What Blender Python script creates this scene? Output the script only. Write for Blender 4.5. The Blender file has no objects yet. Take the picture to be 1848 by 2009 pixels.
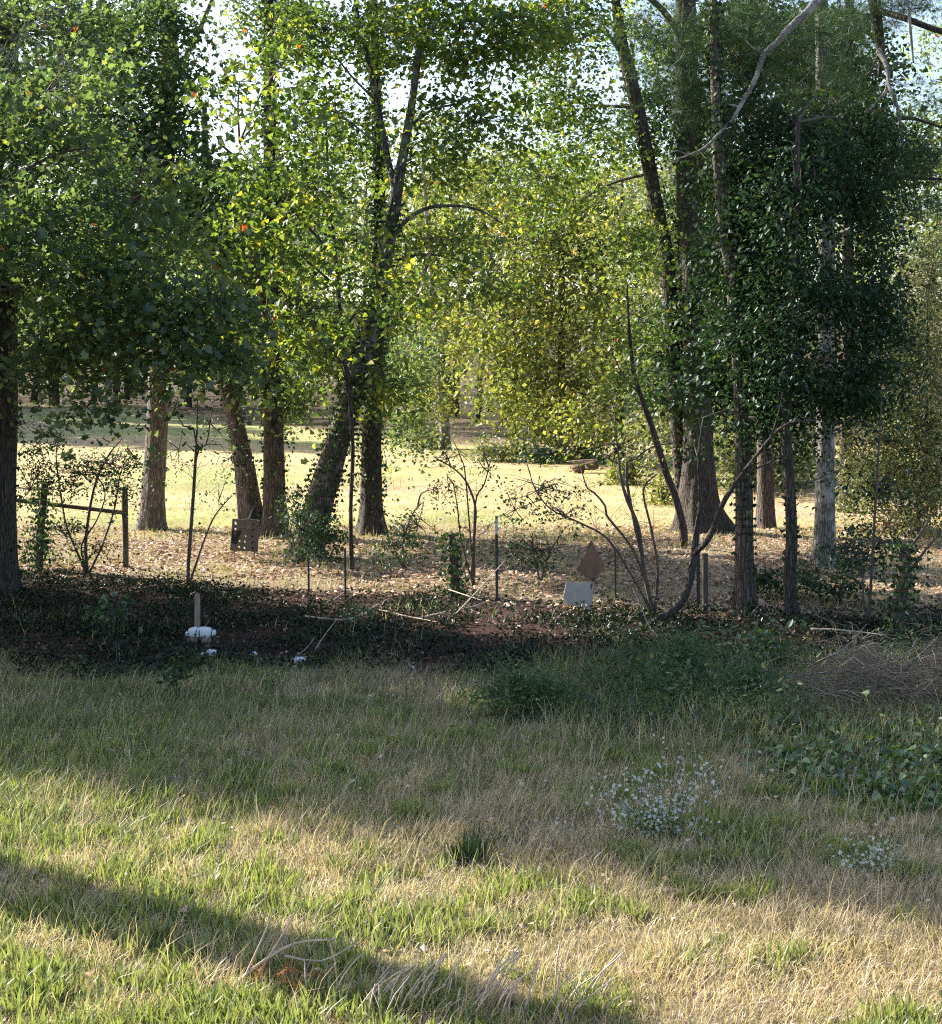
import bpy, math, random
import numpy as np
from mathutils import Vector, geometry

# ------------------------------------------------------------------ camera, world, sun, exposure
sc = bpy.context.scene
COL = sc.collection
rad = math.radians
CAM_H = 3.96; PITCH = rad(5.32); FPX = 3100.0; CX, CY = 924.0, 1004.5
cam_d = bpy.data.cameras.new('camera'); cam = bpy.data.objects.new('camera', cam_d); COL.objects.link(cam)
cam.location = (0, 0, CAM_H); cam.rotation_euler = (math.pi / 2 - PITCH, 0, 0)
cam_d.sensor_fit = 'VERTICAL'; cam_d.sensor_height = 36.0; cam_d.lens = FPX / 2009.0 * 36.0
cam_d.clip_start = 0.1; cam_d.clip_end = 3000
sc.camera = cam

SUN_AZ = np.array([-0.85, 0.527]); SUN_AZ /= np.linalg.norm(SUN_AZ); SUN_EL = rad(31)
world = bpy.data.worlds.new('World'); sc.world = world; world.use_nodes = True
wn = world.node_tree.nodes; wl = world.node_tree.links
for n in list(wn): wn.remove(n)
sky = wn.new('ShaderNodeTexSky'); sky.sky_type = 'NISHITA'; sky.sun_disc = False
sky.sun_elevation = SUN_EL; sky.sun_rotation = math.atan2(SUN_AZ[0], SUN_AZ[1])
sky.air_density = 1.0; sky.dust_density = 1.8; sky.ozone_density = 1.0
bg = wn.new('ShaderNodeBackground'); bg.inputs['Strength'].default_value = 0.10
wo = wn.new('ShaderNodeOutputWorld')
wl.new(sky.outputs['Color'], bg.inputs['Color']); wl.new(bg.outputs['Background'], wo.inputs['Surface'])

sun_d = bpy.data.lights.new('sun', 'SUN'); sun_d.energy = 5.0; sun_d.angle = rad(0.53); sun_d.color = (1.0, 0.93, 0.80)
sun = bpy.data.objects.new('sun', sun_d); COL.objects.link(sun); sun.location = (-40, 30, 40)
sdir = Vector((SUN_AZ[0] * math.cos(SUN_EL), SUN_AZ[1] * math.cos(SUN_EL), math.sin(SUN_EL)))
sun.rotation_euler = sdir.to_track_quat('Z', 'Y').to_euler()

sc.view_settings.view_transform = 'Standard'
try: sc.view_settings.look = 'None'
except Exception: pass
sc.view_settings.gamma = 1.0; sc.view_settings.use_curve_mapping = False
sc.view_settings.exposure = 1.65
sc.cycles.use_denoising = False; sc.cycles.filter_width = 1.15
sc.cycles.max_bounces = 6; sc.cycles.diffuse_bounces = 4; sc.cycles.glossy_bounces = 2
sc.cycles.transmission_bounces = 3; sc.cycles.transparent_max_bounces = 4
sc.cycles.caustics_reflective = False; sc.cycles.caustics_refractive = False

R = np.random.default_rng(11)

# ------------------------------------------------------------------ maths helpers
def vnoise(x, y, s=1.0, seed=0):
    x = np.asarray(x, float) / s + seed * 17.31; y = np.asarray(y, float) / s + seed * 9.77
    xi = np.floor(x).astype(np.int64); yi = np.floor(y).astype(np.int64)
    fx = x - xi; fy = y - yi; fx = fx * fx * (3 - 2 * fx); fy = fy * fy * (3 - 2 * fy)
    def h(a, b):
        n = (a * 374761393 + b * 668265263 + seed * 1442695041) & 0x7fffffff
        n = ((n ^ (n >> 13)) * 1274126177) & 0x7fffffff
        return ((n ^ (n >> 16)) & 0xffff) / 65535.0
    return (h(xi, yi) * (1 - fx) + h(xi + 1, yi) * fx) * (1 - fy) + (h(xi, yi + 1) * (1 - fx) + h(xi + 1, yi + 1) * fx) * fy
def fbm(x, y, s=1.0, seed=0, o=3):
    return sum(vnoise(x, y, s / 2 ** k, seed + k) / 2 ** k for k in range(o)) / sum(1 / 2 ** k for k in range(o))

def terrain(x, y):
    x = np.asarray(x, float); y = np.asarray(y, float)
    t = np.maximum(0, y - 36)
    z = 0.02 * t * (t / (t + 6))
    near = np.clip((60 - y) / 30, 0, 1)
    z = z + (fbm(x, y, 4.0, 3) - .5) * 0.14 * near + (fbm(x, y, 22.0, 5) - .5) * 0.5 * np.clip((y - 40) / 40, 0, 1)
    z = z + np.clip((y - 170) / 300, 0, 1) * 14
    return z
def ray(px, py):
    c, s = math.cos(PITCH), math.sin(PITCH)
    a = (px - CX) / FPX; b = -(py - CY) / FPX
    return np.array([a, c + b * s, -s + b * c])
def P(px, py, d):
    r = ray(px, py); return np.array([0, 0, CAM_H]) + r * (d / r[1])
def GP(px, py):
    r = ray(px, py); d = 8.0
    for d in np.arange(6, 260, .05):
        p = np.array([0, 0, CAM_H]) + r * (d / r[1])
        if p[2] < terrain(p[0], p[1]): return p
    return p
def m(px, d): return px * d / FPX

def smooth(pts, rr, step):
    pts = np.asarray(pts, float); rr = np.asarray(rr, float)
    n = len(pts)
    if n == 2:
        k = max(2, int(np.linalg.norm(pts[1] - pts[0]) / step) + 1); t = np.linspace(0, 1, k)[:, None]
        return pts[0] * (1 - t) + pts[1] * t, rr[0] * (1 - t[:, 0]) + rr[1] * t[:, 0]
    E = np.vstack([2 * pts[0] - pts[1], pts, 2 * pts[-1] - pts[-2]]); out = []; ro = []
    for i in range(n - 1):
        p0, p1, p2, p3 = E[i:i + 4]
        k = max(1, int(np.linalg.norm(p2 - p1) / step))
        for t in np.arange(k) / k:
            out.append(.5 * (2 * p1 + (p2 - p0) * t + (2 * p0 - 5 * p1 + 4 * p2 - p3) * t * t + (3 * p1 - p0 - 3 * p2 + p3) * t ** 3))
            ro.append(rr[i] * (1 - t) + rr[i + 1] * t)
    out.append(pts[-1]); ro.append(rr[-1])
    return np.array(out), np.array(ro)

class MB:
    """collects vertices, polygons (as loop lists) and a per-vertex tint, builds one mesh"""
    def __init__(s): s.V = []; s.L = []; s.S = []; s.T = []; s.n = 0
    def add(s, V, loops, sizes, tint=0.5):
        V = np.asarray(V, float).reshape(-1, 3)
        s.V.append(V); s.L.append(np.asarray(loops, np.int64).ravel() + s.n); s.S.append(np.asarray(sizes, np.int64).ravel())
        s.T.append(np.broadcast_to(np.asarray(tint, float), (len(V),)).copy()); s.n += len(V)
    def tube(s, pts, rr, seg=8, step=.2, tint=.5, cap=True, sm=True, disp=None):
        if sm: pts, rr = smooth(pts, rr, step)
        pts = np.asarray(pts, float); rr = np.asarray(rr, float)
        n = len(pts); T = np.gradient(pts, axis=0); T /= np.linalg.norm(T, axis=1)[:, None] + 1e-9
        ref = np.array([0.3, 1, 0.1]) if abs(T[0][1]) < .8 else np.array([1, 0, 0.1])
        A = np.cross(T, ref); A /= np.linalg.norm(A, axis=1)[:, None] + 1e-9; B = np.cross(T, A)
        th = np.arange(seg) / seg * 2 * math.pi
        rad_ = rr[:, None] * np.ones(seg)[None]
        if disp is not None: rad_ = disp(rad_, th[None, :], pts)
        V = pts[:, None, :] + rad_[:, :, None] * (np.cos(th)[None, :, None] * A[:, None, :] + np.sin(th)[None, :, None] * B[:, None, :])
        i = np.arange(n - 1)[:, None] * seg; j = np.arange(seg)[None]; j2 = (j + 1) % seg
        F = np.stack([i + j, i + j2, i + seg + j2, i + seg + j], -1).reshape(-1)
        S = [4] * ((n - 1) * seg); L = list(F)
        if cap:
            L += list(range((n - 1) * seg, n * seg)); S.append(seg); L += list(range(seg - 1, -1, -1)); S.append(seg)
        s.add(V.reshape(-1, 3), L, S, tint)
    def leaves(s, pos, dirs, nrm, size, tpl, tint):
        tv, tl, ts = tpl; N = len(pos)
        if N == 0: return
        Y = dirs / (np.linalg.norm(dirs, axis=1)[:, None] + 1e-9)
        X = np.cross(Y, nrm); X /= np.linalg.norm(X, axis=1)[:, None] + 1e-9; Z = np.cross(X, Y)
        sz = np.asarray(size)[:, None, None] if np.ndim(size) == 1 else np.asarray(size)
        if np.ndim(sz) == 0: sz = np.full((N, 1, 1), float(sz))
        V = pos[:, None, :] + sz * (tv[None, :, 0:1] * X[:, None] + tv[None, :, 1:2] * Y[:, None] + tv[None, :, 2:3] * Z[:, None])
        k = len(tv); L = (np.asarray(tl)[None] + (np.arange(N) * k)[:, None]).reshape(-1)
        s.add(V.reshape(-1, 3), L, np.tile(ts, N), np.repeat(np.broadcast_to(tint, (N,)), k))
    def mesh(s, name, mat, flat=False):
        me = bpy.data.meshes.new(name)
        V = np.vstack(s.V); L = np.concatenate(s.L); S = np.concatenate(s.S)
        me.vertices.add(len(V)); me.vertices.foreach_set('co', V.astype(np.float32).ravel())
        me.loops.add(len(L)); me.loops.foreach_set('vertex_index', L.astype(np.int32))
        me.polygons.add(len(S)); me.polygons.foreach_set('loop_start', (np.cumsum(S) - S).astype(np.int32))
        me.polygons.foreach_set('use_smooth', np.full(len(S), not flat))
        at = me.attributes.new('tint', 'FLOAT', 'POINT'); at.data.foreach_set('value', np.concatenate(s.T).astype(np.float32))
        me.update(calc_edges=True); me.materials.append(mat)
        return me
    def obj(s, name, mat, parent=None, loc=None, flat=False, kind=None):
        me = s.mesh(name, mat, flat)
        if parent is not None: loc = parent['_o']
        if loc is not None:
            me.transform(__import__('mathutils').Matrix.Translation(-Vector(loc)))
        o = bpy.data.objects.new(name, me); COL.objects.link(o)
        if parent is not None: o.parent = parent
        elif loc is not None: o.location = loc
        if kind: o['kind'] = kind
        return o

THINGS = []
def thing(name, label, cat, loc, group=None):
    o = bpy.data.objects.new(name, None); COL.objects.link(o); o.location = tuple(float(v) for v in loc)
    o.empty_display_size = .2
    o['_o'] = [float(v) for v in loc]; tag(o, label, cat, group); THINGS.append(o); return o
def tag(o, label=None, cat=None, group=None, kind=None):
    if label: o['label'] = label
    if cat: o['category'] = cat
    if group: o['group'] = group
    if kind: o['kind'] = kind
    return o

# ------------------------------------------------------------------ materials
def newmat(name):
    mt = bpy.data.materials.new(name); mt.use_nodes = True; nt = mt.node_tree
    for n in list(nt.nodes): nt.nodes.remove(n)
    return mt, nt, nt.nodes, nt.links
def ramp(nodes, stops):
    r = nodes.new('ShaderNodeValToRGB'); e = r.color_ramp.elements
    while len(e) < len(stops): e.new(.5)
    for el, (p, c) in zip(e, stops): el.position = p; el.color = (*c, 1)
    return r
def leafmat(name, stops, trans=.5, tboost=(1.25, 1.35, .75), gloss=.04, rough=.5):
    mt, nt, N, L = newmat(name)
    a = N.new('ShaderNodeAttribute'); a.attribute_name = 'tint'
    r = ramp(N, stops); L.new(a.outputs['Fac'], r.inputs['Fac'])
    d = N.new('ShaderNodeBsdfDiffuse'); t = N.new('ShaderNodeBsdfTranslucent'); g = N.new('ShaderNodeBsdfGlossy')
    g.inputs['Roughness'].default_value = rough; g.inputs['Color'].default_value = (.9, .95, 1, 1)
    mx = N.new('ShaderNodeMix'); mx.data_type = 'RGBA'; mx.blend_type = 'MULTIPLY'; mx.inputs[0].default_value = 1
    L.new(r.outputs['Color'], mx.inputs[6]); mx.inputs[7].default_value = (*tboost, 1)
    L.new(r.outputs['Color'], d.inputs['Color']); L.new(mx.outputs[2], t.inputs['Color'])
    m1 = N.new('ShaderNodeMixShader'); m1.inputs[0].default_value = trans
    L.new(d.outputs[0], m1.inputs[1]); L.new(t.outputs[0], m1.inputs[2])
    m2 = N.new('ShaderNodeMixShader'); m2.inputs[0].default_value = gloss
    L.new(m1.outputs[0], m2.inputs[1]); L.new(g.outputs[0], m2.inputs[2])
    o = N.new('ShaderNodeOutputMaterial'); L.new(m2.outputs[0], o.inputs['Surface'])
    return mt
def barkmat(name, c1, c2, patch=None, scale=(9, 9, 1.3), moss=None):
    mt, nt, N, L = newmat(name)
    tc = N.new('ShaderNodeTexCoord'); mp = N.new('ShaderNodeMapping'); mp.inputs['Scale'].default_value = scale
    L.new(tc.outputs['Object'], mp.inputs['Vector'])
    nz = N.new('ShaderNodeTexNoise'); nz.inputs['Scale'].default_value = 2.2; nz.inputs['Detail'].default_value = 6; nz.inputs['Distortion'].default_value = .6
    L.new(mp.outputs[0], nz.inputs['Vector'])
    vo = N.new('ShaderNodeTexVoronoi'); vo.feature = 'DISTANCE_TO_EDGE'; vo.inputs['Scale'].default_value = 2.6
    L.new(mp.outputs[0], vo.inputs['Vector'])
    r = ramp(N, [(.3, c1), (.7, c2)]); L.new(nz.outputs['Fac'], r.inputs['Fac'])
    mr = N.new('ShaderNodeMapRange'); mr.inputs['From Max'].default_value = .18; mr.inputs['To Min'].default_value = .35
    L.new(vo.outputs['Distance'], mr.inputs['Value'])
    mx = N.new('ShaderNodeMix'); mx.data_type = 'RGBA'; mx.blend_type = 'MULTIPLY'; mx.inputs[0].default_value = 1
    L.new(r.outputs['Color'], mx.inputs[6]); L.new(mr.outputs[0], mx.inputs[7]); col = mx.outputs[2]
    if patch:
        n2 = N.new('ShaderNodeTexNoise'); n2.inputs['Scale'].default_value = 3.5; n2.inputs['Detail'].default_value = 4
        L.new(tc.outputs['Object'], n2.inputs['Vector'])
        r2 = ramp(N, [(.5, (0, 0, 0)), (.6, (1, 1, 1))]); L.new(n2.outputs['Fac'], r2.inputs['Fac'])
        m3 = N.new('ShaderNodeMix'); m3.data_type = 'RGBA'; L.new(r2.outputs['Color'], m3.inputs[0]); L.new(col, m3.inputs[6])
        m3.inputs[7].default_value = (*patch, 1); col = m3.outputs[2]
    b = N.new('ShaderNodeBsdfPrincipled'); b.inputs['Roughness'].default_value = .9; L.new(col, b.inputs['Base Color'])
    bp = N.new('ShaderNodeBump'); bp.inputs['Strength'].default_value = .9; bp.inputs['Distance'].default_value = .03
    ad = N.new('ShaderNodeMath'); ad.operation = 'ADD'; L.new(mr.outputs[0], ad.inputs[0]); L.new(nz.outputs['Fac'], ad.inputs[1])
    L.new(ad.outputs[0], bp.inputs['Height']); L.new(bp.outputs[0], b.inputs['Normal'])
    o = N.new('ShaderNodeOutputMaterial'); L.new(b.outputs[0], o.inputs['Surface'])
    return mt
def plainmat(name, c1, c2, scale=8, rough=.85, bump=.3, stretch=(1, 1, 1)):
    mt, nt, N, L = newmat(name)
    tc = N.new('ShaderNodeTexCoord'); mp = N.new('ShaderNodeMapping'); mp.inputs['Scale'].default_value = stretch
    L.new(tc.outputs['Object'], mp.inputs['Vector'])
    nz = N.new('ShaderNodeTexNoise'); nz.inputs['Scale'].default_value = scale; nz.inputs['Detail'].default_value = 6
    L.new(mp.outputs[0], nz.inputs['Vector'])
    r = ramp(N, [(.35, c1), (.65, c2)]); L.new(nz.outputs['Fac'], r.inputs['Fac'])
    b = N.new('ShaderNodeBsdfPrincipled'); b.inputs['Roughness'].default_value = rough; L.new(r.outputs['Color'], b.inputs['Base Color'])
    bp = N.new('ShaderNodeBump'); bp.inputs['Strength'].default_value = bump; bp.inputs['Distance'].default_value = .02
    L.new(nz.outputs['Fac'], bp.inputs['Height']); L.new(bp.outputs[0], b.inputs['Normal'])
    o = N.new('ShaderNodeOutputMaterial'); L.new(b.outputs[0], o.inputs['Surface'])
    return mt

M = {}
M['maple'] = leafmat('maple_leaf', trans=.58, tboost=(1.45, 1.5, .8), stops= [(0, (.055, .09, .045)), (.45, (.10, .15, .065)), (.8, (.17, .22, .08)), (.95, (.30, .33, .09)), (.97, (.38, .28, .03)), (1, (.40, .12, .03))])
M['maple_bright'] = leafmat('bright_maple_leaf', trans=.58, tboost=(1.35, 1.4, .75), stops=[(0, (.06, .10, .03)), (.4, (.10, .16, .035)), (.75, (.18, .23, .04)), (.95, (.36, .36, .05)), (.97, (.45, .28, .03)), (1, (.42, .09, .02))])
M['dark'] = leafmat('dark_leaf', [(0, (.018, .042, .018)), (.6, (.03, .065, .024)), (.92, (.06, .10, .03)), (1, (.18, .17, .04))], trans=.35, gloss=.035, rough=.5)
M['sunny'] = leafmat('sunny_leaf', [(0, (.08, .105, .035)), (.4, (.16, .20, .05)), (.75, (.30, .33, .08)), (.93, (.45, .43, .11)), (1, (.40, .20, .07))], trans=.5, tboost=(1.2, 1.25, .75))
M['olive'] = leafmat('olive_leaf', [(0, (.08, .10, .045)), (.5, (.15, .18, .075)), (.85, (.24, .26, .12)), (1, (.34, .28, .13))], trans=.4)
M['wood'] = leafmat('wood_leaf', [(0, (.03, .05, .025)), (.5, (.06, .085, .03)), (.9, (.13, .15, .05)), (1, (.25, .18, .06))], trans=.4, gloss=.03)
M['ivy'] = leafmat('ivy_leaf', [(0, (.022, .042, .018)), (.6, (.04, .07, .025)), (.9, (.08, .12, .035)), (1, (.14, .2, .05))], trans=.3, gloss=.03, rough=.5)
M['shaded_bankleaf'] = leafmat('shaded_bank_leaf', [(0, (.010, .016, .010)), (.5, (.022, .035, .017)), (.9, (.05, .07, .03)), (1, (.2, .2, .14))], trans=.2, gloss=.025, rough=.4)  # undergrowth leaf darkened, the bank's shade is put into its colour
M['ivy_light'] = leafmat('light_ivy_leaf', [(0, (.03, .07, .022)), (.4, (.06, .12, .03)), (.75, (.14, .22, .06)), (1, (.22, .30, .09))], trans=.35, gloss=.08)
M['needle'] = leafmat('pine_needle', [(0, (.02, .045, .024)), (.6, (.04, .08, .036)), (.9, (.10, .14, .05)), (1, (.2, .22, .07))], trans=.25, gloss=.03)
M['deadneedle'] = leafmat('dead_needle', [(0, (.22, .07, .03)), (1, (.50, .20, .07))], trans=.3)
M['weed'] = leafmat('weed_leaf', [(0, (.03, .06, .025)), (.6, (.06, .12, .04)), (1, (.13, .20, .06))], trans=.4)
M['grass'] = leafmat('grass_blade', [(0, (.07, .085, .045)), (.2, (.13, .155, .07)), (.4, (.26, .30, .08)), (.5, (.31, .30, .13)), (.62, (.40, .31, .19)), (.85, (.55, .41, .29)), (1, (.70, .56, .43))], trans=.42, tboost=(1.15, 1.25, .75), gloss=.05)
M['litter'] = leafmat('fallen_leaf', [(0, (.12, .07, .05)), (.35, (.33, .21, .155)), (.7, (.54, .375, .29)), (.97, (.72, .56, .46)), (1, (.60, .34, .18))], trans=.15, gloss=.05)
M['fieldgrass'] = leafmat('field_grass', [(0, (.16, .20, .07)), (.5, (.37, .34, .14)), (1, (.55, .41, .26))], trans=.4)
M['petal'] = leafmat('white_petal', [(0, (.62, .64, .62)), (1, (.85, .86, .84))], trans=.3, tboost=(1, 1, 1), gloss=.02)
M['bark_grey'] = barkmat('grey_bark', (.13, .105, .095), (.30, .25, .225))
M['bark_dark'] = barkmat('dark_bark', (.045, .035, .03), (.12, .095, .08))
M['bark_mid'] = barkmat('brown_bark', (.08, .06, .05), (.20, .155, .13))
M['bark_pale'] = barkmat('pale_bark', (.17, .15, .135), (.29, .265, .245), patch=(.37, .345, .325))
M['bark_maple'] = barkmat('smooth_maple_bark', (.07, .06, .052), (.17, .145, .125), patch=(.24, .22, .20))
M['twig'] = plainmat('twig_bark', (.05, .04, .035), (.13, .10, .08), 20)
M['twigbrown'] = plainmat('brown_dry_twig', (.15, .12, .09), (.30, .24, .18), 9)
M['deadwood'] = barkmat('grey_dead_wood', (.24, .22, .19), (.46, .43, .39), patch=(.48, .46, .42), scale=(14, 14, 14))
M['tanwood'] = plainmat('tan_dead_wood', (.40, .31, .24), (.60, .49, .39), 14)
M['post'] = plainmat('weathered_post_wood', (.05, .038, .03), (.12, .09, .07), 6, stretch=(6, 6, .8))
M['stake'] = plainmat('brown_stake_wood', (.22, .15, .12), (.33, .24, .20), 6, stretch=(6, 6, .8))
M['steel'] = plainmat('dark_painted_steel', (.02, .025, .02), (.045, .045, .04), 20, rough=.6)
M['whitepaint'] = plainmat('white_paint', (.62, .62, .62), (.78, .78, .78), 20, rough=.6, bump=.1)
M['plastic'] = plainmat('white_plastic', (.68, .69, .72), (.82, .83, .86), 5, rough=.45, bump=.5)
M['cord'] = plainmat('black_cord', (.01, .01, .01), (.02, .02, .02), 20)
M['cardboard'] = plainmat('grey_brown_board', (.115, .10, .095), (.15, .135, .125), 5, bump=.1)
M['blackprint'] = plainmat('black_print', (.012, .012, .012), (.02, .02, .02), 10, bump=.05)
M['brownboard'] = plainmat('brown_panel', (.19, .105, .07), (.27, .155, .105), 7, bump=.15)
M['greyboard'] = plainmat('grey_white_panel', (.36, .31, .27), (.44, .385, .34), 9, bump=.15)
M['log'] = plainmat('red_brown_rotten_wood', (.05, .028, .022), (.13, .075, .055), 6, bump=.8)
M['logtop'] = plainmat('pinkish_split_wood', (.30, .21, .18), (.42, .31, .27), 6, bump=.6)
M['brick'] = plainmat('pinkish_stone', (.28, .19, .17), (.40, .29, .26), 12)
M['stone'] = plainmat('tan_stone', (.38, .30, .24), (.52, .43, .35), 12)

# ------------------------------------------------------------------ leaf templates (y forward, z up)
def halves(right, fold=.12):
    """right: outline points with x>=0 from stem to tip; mirrored; two polygons sharing the mid-rib"""
    right = np.array(right, float); k = len(right)
    V = [(x, y, abs(x) * fold * 2) for x, y in right] + [(-x, y, abs(x) * fold * 2) for x, y in right[1:-1]]
    L = list(range(k)) + [0] + [k + i for i in range(k - 2)][:] + [k - 1]
    left = [0] + [k + i for i in range(k - 2)] + [k - 1]
    return np.array(V), list(range(k)) + left[::-1], [k, k]
T_MAPLE = halves([(0, 0), (.46, .04), (.27, .36), (.52, .64), (0, 1.0)])
T_OVAL = halves([(0, 0), (.26, .35), (.2, .75), (0, 1.0)])
T_DIAM = halves([(0, 0), (.34, .45), (0, 1.0)])
T_IVY = halves([(0, 0), (.48, .12), (.30, .55), (0, 1.0)])
T_LANCE = halves([(0, 0), (.11, .4), (0, 1.0)])
T_LITTER = (np.array([(-.35, 0, .12), (.3, -.05, 0), (.42, .7, .16), (-.1, .95, .02)]), [0, 1, 2, 3], [4])

def rdir(N, droop=(0.0, 1.1)):
    a = R.uniform(0, 2 * math.pi, N); e = R.uniform(droop[0], droop[1], N)
    return np.stack([np.cos(a) * np.cos(e), np.sin(a) * np.cos(e), -np.sin(e)], -1)
def rnorm(N, s=.55):
    n = R.normal(0, s, (N, 3)) + np.array([0, 0, 1.0]); return n / np.linalg.norm(n, axis=1)[:, None]
def addleaves(mb, pos, size, tpl, tint, droop=(0, 1.1), s=.55):
    N = len(pos)
    tint = np.clip(tint, 0, .95); tint = np.where(R.uniform(0, 1, N) < .003, 1.0, tint)
    mb.leaves(pos, rdir(N, droop), rnorm(N, s), size * R.uniform(.5, 1.35, N), tpl, tint)

# ------------------------------------------------------------------ ground
def ground():
    def axis(a, b, st, lo, hi, g=1.18):
        c = list(np.arange(a, b + 1e-6, st)); s_ = st; v = b
        while v < hi: s_ *= g; v += s_; c.append(v)
        s_ = st; v = a
        while v > lo: s_ *= g; v -= s_; c.insert(0, v)
        return np.array(c)
    xs = axis(-13, 13, .3, -900, 900); ys = axis(7, 45, .3, -60, 1500, 1.07)
    X, Y = np.meshgrid(xs, ys); Z = terrain(X, Y)
    Z = Z + np.where(Y < 46, (vnoise(X, Y, .35, 8) - .5) * .05, 0)
    n, k = X.shape
    i = np.arange(n - 1)[:, None] * k; j = np.arange(k - 1)[None]
    F = np.stack([i + j, i + j + 1, i + k + j + 1, i + k + j], -1).reshape(-1)
    # zones by the kind of ground: lawn, red soil darkened to carry the bank's shade, leaf litter, meadow, wood floor
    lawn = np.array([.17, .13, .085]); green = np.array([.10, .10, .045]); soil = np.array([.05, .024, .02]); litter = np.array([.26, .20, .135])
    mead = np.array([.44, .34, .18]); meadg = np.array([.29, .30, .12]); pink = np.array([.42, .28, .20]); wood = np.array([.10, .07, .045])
    x = X.ravel(); y = Y.ravel()
    def sm(v, a, b): t = np.clip((v - a) / (b - a), 0, 1); return t * t * (3 - 2 * t)
    wob = (fbm(x, y, 3, 21) - .5)
    gmix = sm(fbm(x, y, 2.2, 22), .42, .62)[:, None]
    c = lawn * (1 - gmix) + green * gmix
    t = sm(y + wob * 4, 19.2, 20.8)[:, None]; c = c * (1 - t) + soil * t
    t = sm(y + wob * 2 - np.maximum(30 - .45 * (x + 8.3), 24.9), -.4, .6)[:, None]; c = c * (1 - t) + litter * t
    t = sm(y + wob * 5, 36, 40)[:, None]
    mm = sm(fbm(x, y, 9, 25), .35, .65)[:, None]; pp = sm(fbm(x, y * 2.2, 12, 29), .55, .72)[:, None]
    md = mead * (1 - mm) + meadg * mm; md = (md * (1 - pp * .8) + pink * pp * .8) * (.78 + .5 * fbm(x, y * 3, 5, 77))[:, None]
    c = c * (1 - t) + md * t
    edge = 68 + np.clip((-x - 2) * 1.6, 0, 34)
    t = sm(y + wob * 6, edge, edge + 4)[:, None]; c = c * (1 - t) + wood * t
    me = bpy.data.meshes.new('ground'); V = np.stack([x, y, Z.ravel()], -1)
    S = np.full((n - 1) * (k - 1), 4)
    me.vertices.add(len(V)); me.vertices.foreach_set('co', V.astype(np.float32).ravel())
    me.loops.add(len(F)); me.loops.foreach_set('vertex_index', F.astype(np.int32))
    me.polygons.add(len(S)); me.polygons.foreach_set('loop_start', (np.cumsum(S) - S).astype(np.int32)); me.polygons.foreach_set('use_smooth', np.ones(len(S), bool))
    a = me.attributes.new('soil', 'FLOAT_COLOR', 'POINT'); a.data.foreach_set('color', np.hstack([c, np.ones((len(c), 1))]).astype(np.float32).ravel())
    me.update(calc_edges=True)
    mt, nt, N, L = newmat('ground_cover')
    at = N.new('ShaderNodeAttribute'); at.attribute_name = 'soil'; tc = N.new('ShaderNodeTexCoord')
    n1 = N.new('ShaderNodeTexNoise'); n1.inputs['Scale'].default_value = 9; n1.inputs['Detail'].default_value = 8; n1.inputs['Roughness'].default_value = .75
    n2 = N.new('ShaderNodeTexNoise'); n2.inputs['Scale'].default_value = .9; n2.inputs['Detail'].default_value = 5
    L.new(tc.outputs['Object'], n1.inputs['Vector']); L.new(tc.outputs['Object'], n2.inputs['Vector'])
    mr = N.new('ShaderNodeMapRange'); mr.inputs['From Min'].default_value = .3; mr.inputs['From Max'].default_value = .7; mr.inputs['To Min'].default_value = .5; mr.inputs['To Max'].default_value = 1.45
    L.new(n1.outputs['Fac'], mr.inputs['Value'])
    mr2 = N.new('ShaderNodeMapRange'); mr2.inputs['From Min'].default_value = .3; mr2.inputs['From Max'].default_value = .7; mr2.inputs['To Min'].default_value = .8; mr2.inputs['To Max'].default_value = 1.2
    L.new(n2.outputs['Fac'], mr2.inputs['Value'])
    mu = N.new('ShaderNodeMath'); mu.operation = 'MULTIPLY'; L.new(mr.outputs[0], mu.inputs[0]); L.new(mr2.outputs[0], mu.inputs[1])
    mx = N.new('ShaderNodeMix'); mx.data_type = 'RGBA'; mx.blend_type = 'MULTIPLY'; mx.inputs[0].default_value = 1
    L.new(at.outputs['Color'], mx.inputs[6]); L.new(mu.outputs[0], mx.inputs[7])
    b = N.new('ShaderNodeBsdfPrincipled'); b.inputs['Roughness'].default_value = .95; b.inputs['Specular IOR Level'].default_value = .15
    L.new(mx.outputs[2], b.inputs['Base Color'])
    bp = N.new('ShaderNodeBump'); bp.inputs['Strength'].default_value = .6; bp.inputs['Distance'].default_value = .05
    L.new(n1.outputs['Fac'], bp.inputs['Height']); L.new(bp.outputs[0], b.inputs['Normal'])
    o = N.new('ShaderNodeOutputMaterial'); L.new(b.outputs[0], o.inputs['Surface'])
    me.materials.append(mt)
    ob = bpy.data.objects.new('ground', me); COL.objects.link(ob); tag(ob, 'uneven grassy ground running from the lawn through leaf litter to the far meadow', kind='structure')
ground()

# ------------------------------------------------------------------ trees
def barkdisp(flare, roots, amp=.07, seed=1, z0=0.0, fl_h=.35):
    def f(r, th, pts):
        h = np.maximum(pts[:, 2] - z0, 0)[:, None]
        k = 1 + flare * np.exp(-h / fl_h) * (1 + .45 * np.cos(roots * th + seed) + .25 * np.cos((roots + 2) * th + 2 * seed))
        u = th * 5.2
        fur = vnoise(np.cos(th) * 3.2 + 0 * h, np.sin(th) * 3.2 + h * .9, .55, seed) - .5
        big = vnoise(np.cos(th) * 1.1 + h * .35, np.sin(th) * 1.1, 1.0, seed + 4) - .5
        return r * k * (1 + amp * 2 * fur + .12 * big)
    return f
def px_path(spec, d):
    """spec [(px,py,width_px[,d_offset])] -> points, radii in metres"""
    pts = []; rr = []
    for s in spec:
        dd = d + (s[3] if len(s) > 3 else 0); pts.append(P(s[0], s[1], dd)); rr.append(m(s[2], dd) / 2)
    return pts, rr
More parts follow.
